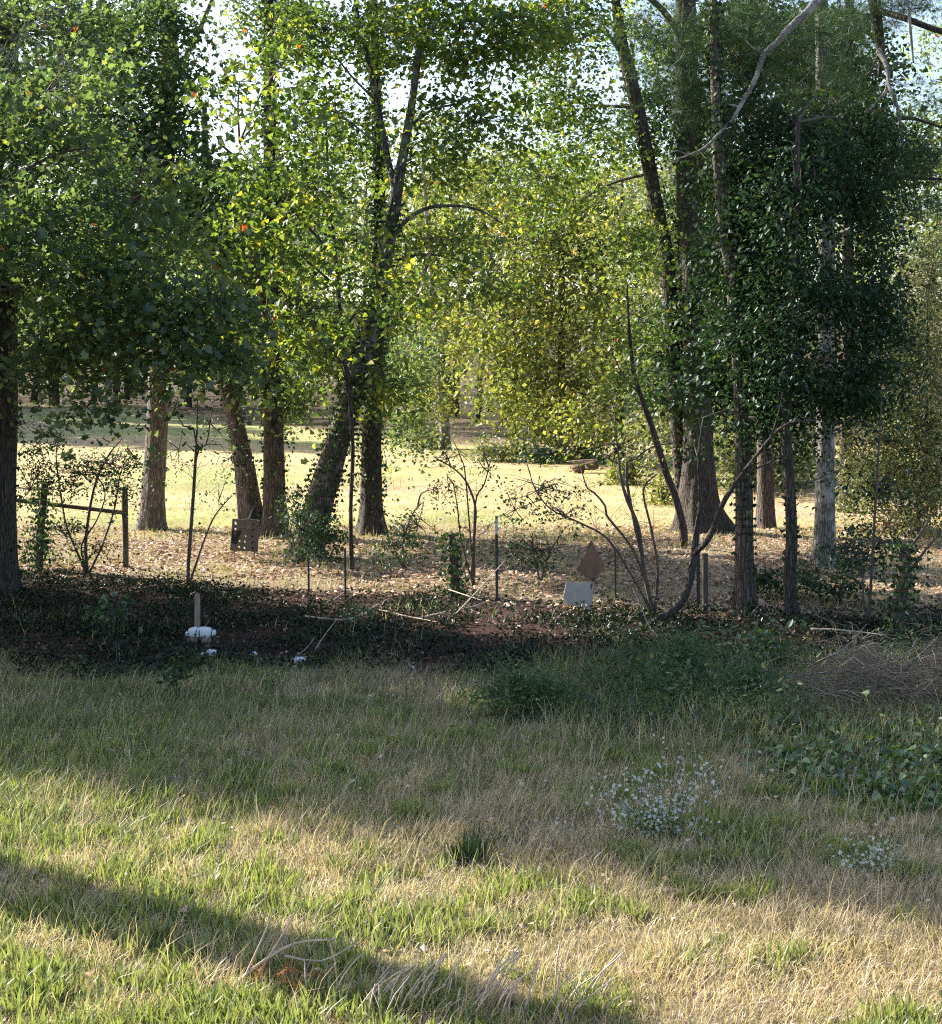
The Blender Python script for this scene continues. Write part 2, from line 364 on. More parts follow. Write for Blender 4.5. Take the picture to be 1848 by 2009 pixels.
def trunk_part(root, name, spec, d, mat, flare=.35, roots=5, seed=1, seg=26, base=True, amp=.07, fl_h=.35):
    pts, rr = px_path(spec, d); z0 = pts[0][2]
    if base: pts = [pts[0] - np.array([0, 0, .35])] + pts; rr = [rr[0]] + rr
    mb = MB(); mb.tube(pts, rr, seg, .12, .5, disp=barkdisp(flare if base else 0, roots, amp, seed, z0, fl_h))
    mb.obj(name, M[mat], root); return pts, rr
def limbs(root, specs, d, mat, name='limb', seg=9):
    out = []
    for i, sp in enumerate(specs):
        pts, rr = px_path(sp, d); mb = MB(); mb.tube(pts, rr, seg, .1, .5, disp=barkdisp(0, 4, .05, 3 + i)); mb.obj(name, M[mat], root); out += list(pts)
    return out
def crown(root, blobs, mat, tpl, leaf, skel, per=60, cr=.42, twigmat='twig', flat=.45, s=.55, droop=(0, 1.1), tmean=.45, tvar=.28, twigs=True, shell=.35, cname='crown', dens=1.0, gaps=()):
    """blobs: (px,py,d,rx_px,ry_px,rdepth_m,nclusters). Branch systems reach from the skeleton into each blob and carry leaf sprays"""
    lb = MB(); tb = MB(); skel = np.array(skel)
    for (px, py, d, rx, ry, rd, nc) in blobs:
        nc = int(nc * dens)
        c = P(px, py, d); ex = m(rx, d); ez = m(ry, d)
        q = R.normal(0, 1, (nc, 3)); q /= np.linalg.norm(q, axis=1)[:, None]
        rr_ = R.uniform(shell, 1, nc) ** .6
        cl = c + q * rr_[:, None] * np.array([ex, rd, ez])
        if gaps:
            yc = cl[:, 1] * math.cos(PITCH) - (cl[:, 2] - CAM_H) * math.sin(PITCH); gx = CX + FPX * cl[:, 0] / yc; gy = CY - FPX * (cl[:, 1] * math.sin(PITCH) + (cl[:, 2] - CAM_H) * math.cos(PITCH)) / yc
            ok = np.ones(len(cl), bool)
            for g_ in gaps: ok &= ~((gx > g_[0]) & (gx < g_[2]) & (gy > g_[1]) & (gy < g_[3]))
            cl = cl[ok]; nc = len(cl)
        zmin = terrain(cl[:, 0], cl[:, 1]) + .35; cl[:, 2] = np.maximum(cl[:, 2], zmin)
        if twigs:
            k = np.argmin(((skel - c) ** 2).sum(1) + 0.8 * np.maximum(0, skel[:, 2] - c[2]) ** 2); a = skel[k]
            mid = (a + c) / 2 + np.array([0, 0, .12 * np.linalg.norm(c - a)]) + R.normal(0, .1, 3)
            L_ = np.linalg.norm(c - a); r0 = min(.024, .008 + .006 * L_)
            main, _ = smooth([a, mid, c], [1, 1, 1], .25); tb.tube([a, mid, c], [r0, r0 * .7, r0 * .4], 5, .4)
            for p in cl:
                kk = np.argmin(((main - p) ** 2).sum(1)); b = main[kk]
                md_ = (b + p) / 2 + R.normal(0, .08, 3) + np.array([0, 0, .05])
                tb.tube([b, md_, p], [.011, .008, .004], 3, .5, cap=False)
        ct = np.clip(R.normal(tmean, tvar * .6, nc), 0, 1)
        n = np.maximum(4, R.poisson(per, nc)); idx = np.repeat(np.arange(nc), n); N = len(idx)
        off = R.normal(0, 1, (N, 3)) * np.array([cr, cr, cr * flat]) * R.uniform(.5, 1.15, nc)[idx][:, None]
        off[:, 2] -= .35 * (off[:, 0] ** 2 + off[:, 1] ** 2) / max(cr, .1)
        pos = cl[idx] + off
        g = terrain(pos[:, 0], pos[:, 1]) + .05; pos[:, 2] = np.maximum(pos[:, 2], g)
        tint = ct[idx] + R.normal(0, tvar * .7, N)
        addleaves(lb, pos, leaf * R.uniform(.9, 1.1, nc)[idx], tpl, tint, droop, s)
    lb.obj(cname, M[mat], root, flat=True)
    if twigs and tb.n: tb.obj('twigs', M[twigmat], root, kind='stuff')
def ivy_on(root, pts, rr, t0, t1, n, mat='ivy', size=.085, spread=.09, clump=.5):
    P_, r_ = smooth(pts, rr, .1); k0, k1 = int(t0 * len(P_)), max(int(t1 * len(P_)), int(t0 * len(P_)) + 2)
    i = R.integers(k0, min(k1, len(P_)), n * 2); th = R.uniform(0, 2 * math.pi, n * 2)
    keep = vnoise(th * 1.2, i * .1, .9, 13) > clump * .8; i = i[keep][:n]; th = th[keep][:n]; N = len(i)
    o = np.stack([np.cos(th), np.sin(th), np.zeros(N)], -1)
    pos = P_[i] + o * (r_[i] + np.abs(R.normal(0, spread, N)))[:, None]
    mb = MB(); dr = rdir(N, (.3, 1.3)); nr = o + R.normal(0, .5, (N, 3)); nr /= np.linalg.norm(nr, axis=1)[:, None]
    mb.leaves(pos, dr, nr, size * R.uniform(.6, 1.3, N), T_IVY, np.clip(R.normal(.45, .28, N), 0, 1)); mb.obj('climbing_ivy', M[mat], root, flat=True, kind='stuff')

def tree(name, label, trunk, bark, base_py=None, flare=.35, limb_specs=(), blobs=(), leafmat_='maple', tpl=T_MAPLE, leaf=.11, per=60, cr=.42, ivy=None, group=None, seg=26, ckw={}, d=None, roots=5, amp=.07, limbbark=None, fl_h=.35):
    b = GP(trunk[0][0], trunk[0][1]) if d is None else P(trunk[0][0], trunk[0][1], d)
    if d is None: d = b[1]
    if d > 30 and tpl is T_MAPLE: tpl = T_IVY; per = per * 1.15
    root = thing(name, label, 'tree', b, group)
    pts, rr = trunk_part(root, 'trunk', trunk, d, bark, flare, roots, R.integers(1, 90), seg, amp=amp, fl_h=fl_h)
    sk = list(smooth(pts, rr, .4)[0][2:]) + limbs(root, limb_specs, d, limbbark or bark)
    if blobs: crown(root, blobs, leafmat_, tpl, leaf, sk, per, cr, **ckw)
    if ivy: 
        for iv in ivy: ivy_on(root, pts, rr, *iv)
    return root, d, pts

MK = dict(tmean=.42, tvar=.28)
# far-left broad tree whose trunk is cut by the left edge
tree('maple_tree', 'massive dark trunk cut by the left edge of the photo, dense maple foliage above', [(0, 1165, 74), (0, 1000, 64), (2, 700, 62), (6, 500, 60), (10, 200, 52), (16, -200, 40), (20, -600, 20)], 'bark_dark', flare=.25,
     limb_specs=[[(8, 420, 18), (90, 330, 12, .6), (210, 280, 6, 1)]],
     blobs=[(40, 60, 26, 200, 130, 1.5, 66), (60, 300, 26, 200, 130, 1.5, 66), (40, 500, 26, 150, 70, 1.3, 30), (230, 440, 25.5, 160, 90, 1.2, 44), (260, 620, 25.5, 160, 70, 1.0, 40), (130, 680, 25.5, 90, 40, .9, 14),
            (-150, 150, 27, 100, 200, 1.2, 18), (150, -180, 27, 250, 120, 2, 30)],
     leaf=.10, per=56, cr=.46, ckw=MK, ivy=[(0.05, .6, 900, 'ivy', .08, .05, .45)])
# grey trunk
tree('oak_tree', 'thick straight grey-barked trunk with a sunlit left edge, left of the cardboard target', [(297, 1040, 52), (300, 985, 46), (306, 880, 43), (311, 760, 40), (315, 640, 38), (322, 400, 36), (330, 100, 34), (334, -300, 24), (336, -700, 10)], 'bark_grey', flare=.32,
     limb_specs=[[(322, 330, 18), (290, 240, 13, -.5), (220, 170, 9, -1), (150, 120, 5, -1.4)], [(328, 180, 14), (390, 60, 10, .5), (440, -60, 6, 1)]],
     blobs=[(250, 120, 33, 150, 130, 1.6, 74), (330, 330, 33, 130, 110, 1.6, 66), (180, 300, 34, 130, 110, 1.6, 40), (420, 440, 33.5, 110, 90, 1.4, 46), (120, 80, 34, 150, 100, 1.6, 36), (330, -200, 34, 300, 160, 3, 40), (180, 600, 36, 130, 80, 1.5, 40), (330, 20, 33, 60, 40, 1, 14)],
     leafmat_='maple', leaf=.12, per=58, cr=.5, ckw=dict(tmean=.34, tvar=.25))
# leaning trunk + its vertical neighbour
tree('maple_tree', 'trunk leaning left with sunlit left edge rising behind the cardboard target', [(497, 1045, 50), (488, 985, 46), (480, 920, 40), (470, 870, 36), (455, 800, 34), (438, 720, 32), (424, 640, 29), (412, 520, 24), (405, 380, 18), (400, 200, 10)], 'bark_grey', flare=.3, 
     blobs=[(400, 600, 36, 90, 60, 1.5, 32), (470, 500, 36, 90, 90, 1.5, 50), (440, 380, 36, 80, 70, 1.5, 36), (430, 690, 36, 80, 40, 1, 18)], leaf=.11, per=55, ckw=MK, ivy=[(.05, .5, 420, 'ivy', .08, .06, .55)])
tree('oak_tree', 'upright trunk with ivy patches standing directly right of the leaning trunk behind the cardboard target', [(540, 1050, 50), (539, 985, 44), (537, 850, 40), (533, 730, 36), (531, 560, 32), (530, 300, 26), (528, 60, 20), (526, -300, 10)], 'bark_mid', flare=.3,
     limb_specs=[[(538, 700, 7), (575, 682, 4, -.3), (612, 664, 2, -.5)], [(531, 420, 10), (480, 330, 7, .3), (430, 280, 4, .6)]],
     blobs=[(560, 760, 37, 55, 60, 1, 26), (610, 640, 37, 70, 60, 1.1, 34), (500, 560, 37, 80, 70, 1.2, 30), (560, 390, 37, 90, 80, 1.4, 50), (540, 30, 37, 90, 60, 1.2, 34), (640, 300, 37, 90, 60, 1.2, 26), (500, -250, 37, 200, 130, 2, 50)], leaf=.11, per=55, leafmat_='maple', ckw=MK, ivy=[(.05, .8, 1300, 'ivy', .09, .08, .4)])
# main leaning fork tree
tree('maple_tree', 'ivy-clad trunk leaning right and forking high up, the central leaning tree', [(602, 1098, 62), (622, 1010, 56), (645, 930, 52), (668, 850, 46), (692, 770, 42), (712, 700, 38), (733, 620, 33), (750, 540, 29), (764, 460, 26), (776, 390, 24), (786, 330, 19), (800, 250, 16), (814, 160, 14), (826, 60, 12), (836, -40, 10), (845, -300, 4)], 'bark_maple', flare=.25,
     limb_specs=[[(778, 380, 15), (765, 330, 13, .1), (750, 250, 11, .2), (735, 170, 10, .3), (715, 90, 9, .4), (700, 20, 7, .5), (680, -100, 5, .8)],
                 [(768, 470, 10), (800, 430, 9, -.1), (840, 408, 8, -.2), (890, 404, 6, -.3), (940, 412, 4, -.4), (985, 438, 3, -.5)],
                 [(800, 250, 7), (850, 215, 5, .3), (910, 200, 4, .5), (960, 170, 2.5, .8)], [(740, 200, 5), (690, 150, 4, .2), (640, 90, 3, .4), (590, 60, 2, .5)],
                 [(752, 520, 6), (820, 500, 5, -.3), (880, 505, 4, -.5), (960, 530, 2, -.6)], [(760, 300, 5), (700, 250, 4, 0), (660, 220, 2.5, .2)]],
     blobs=[(640, 60, 32.6, 120, 70, 1.2, 40), (760, 60, 34, 120, 80, 1.1, 44), (900, 60, 32, 130, 80, 1.4, 54), (1020, 50, 32, 120, 60, 1.4, 46), (930, 240, 32, 120, 70, 1.3, 36), (660, 230, 33.5, 110, 70, 1.1, 34), (840, 330, 33.5, 110, 60, 1.1, 20), (860, 470, 31, 130, 60, 1.2, 20), (960, 560, 31, 80, 40, 1, 9), (780, -160, 32, 320, 110, 2.5, 70), (640, 700, 32, 40, 80, .6, 14), (770, 760, 32, 45, 60, .6, 14)],
     leafmat_='maple_bright', leaf=.115, per=34, cr=.42, ckw=dict(tmean=.42, tvar=.32), ivy=[(.05, .52, 2300, 'ivy', .085, .09, .35)])
tree('oak_tree', 'straight dark ivy-covered trunk directly behind the right side of the central leaning tree', [(730, 1048, 52), (728, 960, 44), (730, 850, 38), (736, 740, 32), (742, 600, 27), (745, 450, 24), (742, 300, 22), (735, 100, 18), (728, -200, 10)], 'bark_dark', flare=.3,
     blobs=[(700, 420, 38.5, 70, 90, 1.4, 18), (790, 700, 38.5, 60, 70, 1.2, 26), (800, 840, 38, 50, 50, .8, 16), (700, -250, 38.5, 200, 120, 2.5, 40)], leafmat_='maple', leaf=.10, per=50, ckw=dict(tmean=.4, tvar=.3), ivy=[(.05, .85, 2300, 'ivy', .09, .11, .35)])
# slender maple sapling in front, bright leaves
tree('maple_sapling', 'slender young maple with bright yellow-green leaves before the central leaning tree', [(690, 1120, 8.5), (688, 1000, 8), (692, 880, 8), (684, 760, 8), (672, 680, 8), (664, 560, 7.5), (656, 480, 7), (648, 400, 6), (642, 300, 4), (640, 200, 2.5)], 'bark_dark', flare=.2, seg=10,
     limb_specs=[[(658, 510, 6), (620, 462, 5, -.2), (560, 400, 4, -.4), (500, 335, 3, -.6), (470, 280, 2, -.8)], [(664, 565, 5), (600, 510, 4, .3), (540, 460, 3, .5), (470, 430, 2, .6)],
                 [(652, 440, 4), (620, 380, 3, .2), (590, 320, 2, .4)], [(670, 650, 5), (720, 590, 4, -.3), (770, 560, 3, -.6), (830, 550, 2, -.7)], [(680, 720, 4), (620, 660, 3, -.4), (570, 640, 2, -.6)],
                 [(688, 800, 4), (668, 712, 3, -.2), (636, 668, 2.5, -.3)], [(664, 600, 3.5), (590, 610, 3, -.5), (520, 640, 2, -.8)]],
     blobs=[(520, 330, 26, 90, 50, .8, 13), (600, 240, 26.5, 90, 60, .8, 12), (480, 430, 26.5, 80, 40, .8, 11), (620, 370, 26.5, 90, 50, .8, 12), (560, 500, 26.5, 90, 50, .8, 14), (740, 560, 26.5, 80, 45, .7, 11), (590, 620, 26.5, 90, 45, .8, 14), (700, 470, 26.5, 60, 50, .7, 8), (820, 560, 26.5, 60, 35, .6, 6), (520, 650, 26, 90, 40, .8, 12), (470, 160, 27, 90, 60, .8, 9), (560, 120, 27, 80, 50, .8, 7)],
     leafmat_='maple_bright', leaf=.125, per=24, cr=.36, ckw=dict(tmean=.48, tvar=.34))

# foreground left maple boughs hanging low (tree rooted beyond the left edge)
tree('maple_tree', 'low maple boughs with large green leaves reaching in from the left edge above the meadow', [(-260, 1330, 60), (-250, 1100, 46), (-235, 900, 40), (-215, 700, 34), (-190, 450, 28), (-160, 150, 20), (-120, -200, 10)], 'bark_mid', 
     limb_specs=[[(-215, 700, 14), (-80, 600, 9, 3.2), (80, 560, 6, 4.2), (260, 600, 5, 4.2), (380, 650, 3, 4), (452, 700, 2, 3.6)], [(-205, 600, 12), (-40, 400, 8, 3), (120, 300, 6, 3.6), (280, 290, 3, 3.8)]],
     blobs=[(330, 650, 23, 130, 60, .6, 26), (200, 560, 23, 150, 80, .7, 27), (430, 590, 23, 90, 55, .5, 15), (90, 450, 22.5, 150, 110, .8, 30), (280, 380, 23, 130, 90, .7, 22), (300, 750, 23, 80, 26, .4, 6), (170, 800, 23, 50, 26, .3, 3), (80, 670, 23.5, 50, 26, .4, 7), (90, 180, 22.5, 150, 120, .9, 24), (440, 690, 23, 60, 36, .4, 8), (240, 700, 23, 150, 30, .4, 7)],
     leafmat_='maple', leaf=.108, per=42, cr=.40, ckw=dict(gaps=((268, 650, 352, 830), (415, 715, 490, 830)), tmean=.42, tvar=.30))

# right-hand group
tree('oak_tree', 'slim dark trunk leaning left with a kink, left of the thick flared trunk', [(1352, 1040, 34), (1345, 1000, 30), (1335, 900, 30), (1326, 760, 30), (1316, 620, 29), (1306, 500, 28), (1290, 420, 27), (1274, 330, 26), (1256, 240, 26), (1236, 150, 27), (1220, 80, 22), (1208, 0, 17), (1196, -120, 10)], 'bark_dark', flare=.3, seg=18,
     limb_specs=[[(1240, 210, 8), (1200, 208, 6, .2), (1165, 206, 4, .4), (1120, 200, 2.5, .6)], [(1225, 110, 9), (1180, 60, 7, -.2), (1130, 80, 5, -.3), (1060, 92, 3, -.4)], [(1275, 340, 6), (1200, 360, 5, .5), (1130, 400, 3, .8), (1080, 440, 2, 1)]],
     blobs=[(1110, 60, 36, 110, 80, 1.4, 60), (1160, 260, 37.5, 90, 70, 1.0, 34), (1090, 200, 36, 90, 60, 1.2, 32), (1060, 350, 36, 100, 60, 1.2, 34), (1240, 470, 36, 70, 60, 1, 26), (1290, 60, 39, 80, 70, 1.0, 34), (1160, -150, 36, 260, 120, 2, 40)], leafmat_='maple_bright', leaf=.10, per=44, cr=.42, ckw=dict(tmean=.36, tvar=.32), ivy=[(.1, .95, 1000, 'ivy', .085, .07, .5)])
r_big, d_big, _ = tree('oak_tree', 'thickest right-hand trunk with wide flared roots and furrowed dark bark', [(1374, 1042, 84), (1369, 980, 68), (1368, 900, 60), (1368, 800, 56), (1364, 650, 54), (1356, 500, 52), (1350, 350, 48), (1347, 150, 44), (1345, -100, 34), (1343, -500, 16)], 'bark_dark', flare=.45, roots=4, fl_h=.6, seg=34,
     limb_specs=[[(1347, 90, 16), (1300, 20, 12, -.3), (1240, -30, 9, -.6)]],
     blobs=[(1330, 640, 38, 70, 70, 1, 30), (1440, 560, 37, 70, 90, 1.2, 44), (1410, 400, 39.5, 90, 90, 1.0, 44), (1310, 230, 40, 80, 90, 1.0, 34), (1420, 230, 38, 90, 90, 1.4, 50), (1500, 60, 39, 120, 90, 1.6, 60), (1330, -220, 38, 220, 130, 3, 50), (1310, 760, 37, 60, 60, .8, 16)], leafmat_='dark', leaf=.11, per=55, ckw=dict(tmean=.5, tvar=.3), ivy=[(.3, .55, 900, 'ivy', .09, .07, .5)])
tree('oak_tree', 'straight reddish-brown trunk in front and right of the thick flared trunk', [(1462, 1196, 46), (1461, 1120, 38), (1460, 1000, 35), (1457, 860, 32), (1450, 700, 30), (1436, 540, 28), (1418, 400, 26), (1408, 280, 23), (1402, 120, 18), (1398, -150, 10)], 'bark_mid', flare=.25, seg=22,
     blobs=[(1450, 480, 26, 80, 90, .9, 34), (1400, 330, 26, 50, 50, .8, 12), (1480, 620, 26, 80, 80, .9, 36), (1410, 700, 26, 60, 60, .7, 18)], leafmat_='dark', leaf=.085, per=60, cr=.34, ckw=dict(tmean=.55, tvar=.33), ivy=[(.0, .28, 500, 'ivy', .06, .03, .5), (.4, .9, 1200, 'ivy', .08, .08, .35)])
tree('holly_tree', 'crooked slender trunk under the densest dark green foliage mass on the right', [(1556, 1212, 27), (1549, 1170, 23), (1550, 1110, 24), (1553, 1050, 23), (1549, 960, 23), (1543, 860, 22), (1545, 720, 20), (1552, 560, 18), (1560, 400, 15), (1566, 240, 9)], 'bark_dark', flare=.3, seg=16,
     blobs=[(1560, 440, 24.4, 60, 170, .4, 40), (1556, 700, 24.2, 60, 110, .4, 26), (1510, 420, 25.5, 100, 110, 1.3, 95), (1610, 380, 26, 90, 110, 1.3, 75), (1560, 570, 25.5, 110, 80, 1.2, 80), (1480, 660, 25, 90, 70, 1, 50), (1640, 620, 25.5, 110, 90, 1.1, 75), (1560, 760, 25.5, 120, 70, 1.1, 70), (1690, 740, 25.5, 70, 70, .9, 44), (1720, 600, 26, 50, 80, .9, 34), (1480, 780, 25.5, 60, 60, .8, 24), (1540, 280, 26, 110, 50, 1, 55), (1440, 330, 26.5, 70, 60, .9, 34), (1690, 440, 26.5, 70, 110, 1, 70), (1700, 280, 27, 80, 60, 1, 44), (1640, 230, 27, 70, 60, 1, 34), (1600, 880, 25.5, 50, 45, .7, 14), (1650, 920, 25, 40, 40, .6, 10)],
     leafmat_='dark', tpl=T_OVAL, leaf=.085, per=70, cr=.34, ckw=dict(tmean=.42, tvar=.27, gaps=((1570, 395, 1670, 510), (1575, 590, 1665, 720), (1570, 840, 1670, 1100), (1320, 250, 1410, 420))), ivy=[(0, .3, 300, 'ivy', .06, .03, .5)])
tree('pine_tree', 'pale straight mottled trunk with a broken side branch, right of the crooked slender trunk', [(1616, 1112, 48), (1617, 1060, 42), (1618, 950, 37), (1619, 800, 34), (1620, 620, 32), (1622, 460, 31), (1620, 300, 30), (1614, 120, 28), (1610, -100, 24), (1606, -500, 12)], 'bark_pale', flare=.28, seg=24,
     limb_specs=[[(1626, 478, 13), (1650, 458, 10, -.3), (1672, 448, 8, -.5), (1698, 438, 5, -.7)]], limbbark='deadwood',
     blobs=[(1600, -300, 30, 260, 140, 2.5, 60)], leafmat_='needle', tpl=T_LANCE, leaf=.2, per=60)
tree('oak_tree', 'dark-leaved tree filling the gap behind the hanging pine limbs at upper right', [(1660, 1000, 26), (1662, 700, 24), (1664, 300, 20), (1666, 0, 16), (1668, -200, 8)], 'bark_dark', flare=.2, seg=14, d=42,
     blobs=[(1560, 110, 42, 110, 110, 1.6, 70), (1670, 130, 42, 100, 130, 1.6, 80), (1640, 300, 42, 100, 90, 1.5, 40), (1740, 300, 42, 80, 60, 1.4, 26), (1440, 60, 42, 90, 80, 1.5, 40)], leafmat_='dark', leaf=.13, per=50, cr=.5, ckw=dict(tmean=.5, tvar=.3))
tree('oak_tree', 'short dull trunk glimpsed between the reddish and crooked trunks', [(1503, 1036, 36), (1503, 960, 33), (1502, 860, 31), (1500, 700, 28), (1498, 500, 22), (1496, 300, 14)], 'bark_mid', flare=.2, seg=18,
     blobs=[(1500, 700, 39, 60, 70, 1, 24), (1520, 560, 39, 70, 70, 1, 24)], leafmat_='olive', leaf=.11, per=50)
tree('young_tree', 'thin dark leaning trunk rising left from beside the thick flared trunk', [(1340, 1040, 15), (1326, 980, 14), (1308, 930, 14), (1292, 880, 13), (1274, 824, 12), (1258, 780, 10), (1243, 728, 9), (1234, 640, 6), (1230, 560, 4)], 'bark_dark', flare=.15, seg=10,
     limb_specs=[[(1276, 830, 4), (1290, 800, 3, .1), (1320, 780, 2, .2)], [(1258, 775, 4), (1225, 740, 3, -.2), (1200, 690, 2, -.4)]],
     blobs=[(1250, 620, 34, 70, 70, .9, 18), (1220, 740, 34, 60, 50, .7, 10)], leafmat_='maple_bright', leaf=.09, per=36, cr=.36, ckw=dict(tmean=.35, tvar=.3), d=34)

# bowed dark trunk that arches over the leaf litter
tree('young_tree', 'bowed dark trunk curving up from the ground beside the white-tipped post', [(1284, 1222, 16), (1312, 1204, 16), (1337, 1180, 16), (1352, 1145, 15), (1360, 1100, 14), (1366, 1050, 12), (1374, 980, 8), (1370, 900, 5), (1380, 820, 4)], 'bark_dark', flare=.15, seg=12,
     limb_specs=[[(1362, 1085, 12), (1382, 1068, 12, -.2), (1394, 1050, 12, -.3), (1414, 996, 11, -.4), (1438, 955, 10, -.5), (1457, 929, 9, -.6), (1484, 894, 7, -.6), (1513, 858, 6, -.7), (1549, 830, 5, -.7), (1601, 826, 3, -.8)], [(1457, 929, 5, -.6), (1500, 912, 4, -.7), (1535, 894, 2.5, -.8)], [(1457, 932, 3.5, -.6), (1448, 905, 3, -.6), (1438, 896, 2, -.6)], [(1513, 858, 3.5, -.7), (1530, 800, 2.5, -.8), (1535, 770, 2, -.8)]],
     blobs=[(1376, 870, 25, 40, 50, .5, 7), (1480, 830, 25, 60, 40, .5, 8)], leafmat_='dark', tpl=T_OVAL, leaf=.07, per=40, cr=.26)

# pine whose limbs hang into the top right corner
pr, pd, _ = tree('pine_tree', 'dark pine whose pale dead limbs and needle tufts hang in the upper right', [(2080, 1180, 60), (2078, 900, 52), (2074, 500, 50), (2070, 100, 46), (2066, -300, 40), (2060, -700, 28)], 'bark_mid', flare=.2, seg=20, d=29.5,
     limb_specs=[],
     )
limbs(pr, [[(2066, -330, 28), (1900, -330, 26), (1790, -230, 26), (1722, -110, 27), (1714, -20, 26), (1722, 60, 22), (1728, 110, 14), (1725, 152, 6)], [(1722, 20, 13), (1770, 34, 12, -.6), (1848, 62, 11, -1), (1960, 90, 8, -1.4)],
           [(1722, 110, 6), (1700, 150, 5, -.3), (1650, 170, 3, -.5)], [(1722, 250, 8, -.5), (1780, 232, 6, -.8), (1848, 250, 5, -1), (1900, 262, 3, -1)], [(1600, 130, 6), (1560, 170, 5), (1500, 175, 3)], [(1760, 340, 7, -1), (1800, 350, 6, -1), (1848, 352, 5, -1), (1920, 360, 4, -1)]], 29.5, 'bark_dark')
limbs(pr, [[(1790, -230, 22, .7), (1700, -140, 20, -1.5), (1603, 0, 16, -3.2), (1570, 35, 15, -3.4), (1539, 66, 15, -3.5), (1524, 84, 12, -3.5), (1500, 104, 11, -3.4), (1484, 150, 9, -3.45), (1476, 167, 9, -3.5), (1462, 190, 8, -3.5), (1451, 210, 8, -3.6), (1434, 238, 7, -3.6), (1418, 254, 7, -3.7), (1384, 289, 6, -3.8), (1352, 304, 4, -3.9), (1318, 316, 2.5, -4)],
           [(1724, 100, 12, -.2), (1739, 130, 8, -.6), (1742, 166, 7, -.8), (1730, 190, 6, -.9), (1714, 206, 6, -1), (1694, 226, 5, -1), (1679, 262, 4, -1), (1662, 282, 3, -1)],
           [(1740, 160, 6, -.8), (1750, 184, 7, -1), (1760, 210, 7, -1), (1764, 232, 7, -1.1), (1768, 262, 8, -1.1), (1767, 290, 7, -1.2), (1756, 338, 8, -1.2), (1757, 362, 7, -1.2), (1760, 385, 4, -1.2)],
           [(1750, -40, 8, -.5), (1778, 0, 7, -1), (1786, 60, 6, -1.1), (1792, 122, 3, -1.2)], [(1500, 104, 5, -3.4), (1480, 96, 3.5, -3.4), (1462, 78, 2, -3.4)], [(1451, 210, 5, -3.6), (1425, 205, 3.5, -3.5), (1405, 222, 2, -3.4)], [(1352, 304, 3, -3.9), (1330, 296, 2, -3.9), (1312, 300, 1.5, -3.9)]], 28.8, 'deadwood', 'dead_limb')
def needle_crown(root, tufts, name='crown', mat='needle', per=46, L=.2):
    mb = MB()
    for (px, py, d, rx, ry, rd, n) in tufts:
        c = P(px, py, d); q = R.normal(0, .5, (n, 3)) * np.array([m(rx, d), rd, m(ry, d)]) + c
        ct = R.uniform(.1, .8, n)
        for p, t in zip(q, ct):
            ax = R.normal(0, 1, 3); ax[2] = abs(ax[2]) * .4; ax /= np.linalg.norm(ax)
            k = per; s0 = R.uniform(-.16, .12, k)[:, None] * ax
            dr = R.normal(0, .75, (k, 3)) + ax * 1.3; dr[:, 2] -= .2; dr /= np.linalg.norm(dr, axis=1)[:, None]
            tpl = (np.array([(-.014, 0, 0), (.014, 0, 0), (0, 1, 0)]), [0, 1, 2], [3])
            mb.leaves(p + s0, dr, rnorm(k, 1), L * R.uniform(.7, 1.2, k), tpl, np.clip(t + R.normal(0, .2, k), 0, 1))
    return mb.obj(name, M[mat], root, flat=True)
needle_crown(pr, [(1400, 60, 26, 120, 80, .8, 230), (1330, 150, 26, 100, 70, .8, 150), (1470, 140, 26, 100, 80, .8, 200), (1390, 220, 26, 110, 50, .7, 130), (1560, 60, 26.5, 100, 80, .8, 170), (1520, 240, 26, 80, 50, .5, 100),
                  (1640, 90, 28, 80, 100, 1, 160), (1690, 250, 28.5, 60, 70, .8, 80), (1660, 180, 29, 70, 70, .9, 110), (1600, 200, 28, 60, 50, .7, 70), (1700, 30, 29, 90, 50, .9, 110), (1820, 200, 28.5, 60, 90, .9, 46), (1810, 310, 28.5, 70, 30, .6, 90), (1800, 0, 28.5, 90, 26, .8, 90), (1800, 410, 27, 70, 26, .5, 50), (1250, 60, 27, 80, 60, .7, 70), (1600, -150, 28, 350, 100, 2, 160)], per=36, L=.22)
needle_crown(pr, [(1465, 225, 26, 18, 14, .1, 2), (1438, 120, 26, 30, 30, .3, 3), (1700, 235, 28, 16, 12, .2, 3), (1775, 425, 27, 30, 10, .3, 4)], 'dead_needles', 'deadneedle', 40, .16)

# thin saplings and twiggy shrubs in the fence line
def stems(name, label, cat, base, specs, d=None, mat='twig', blobs=(), leafm='dark', leaf=.06, per=14, tpl=T_OVAL, cr=.16, extra=0, ckw={}, group=None, step=.1):
    b = GP(*base) if d is None else P(base[0], base[1], d); d = b[1]
    root = thing(name, label, cat, b, group); sk = []
    for sp in specs:
        pts, rr = px_path([(base[0], base[1] + 6, sp[0][2] + 1)] + list(sp), d); mb = MB(); mb.tube(pts, rr, 6, step); mb.obj('stem', M[mat], root)
        S_, s_r = smooth(pts, rr, .1); sk += list(S_)
    sk = np.array(sk)
    if extra:
        mb = MB()
        for _ in range(extra):
            p = sk[R.integers(len(sk) // 4, len(sk))]; l = R.uniform(.25, .7); dr = R.normal(0, 1, 3) * np.array([1, .6, .6]); dr[2] = abs(dr[2]) + .2; dr /= np.linalg.norm(dr)
            mb.tube([p, p + dr * l * .5 + R.normal(0, .03, 3), p + dr * l + np.array([0, 0, -.05])], [.005, .004, .002], 3, .3, cap=False)
        mb.obj('twigs', M[mat], root, kind='stuff')
    if blobs: crown(root, blobs, leafm, tpl, leaf, sk, per, cr, cname='foliage', **ckw)
    return root, d
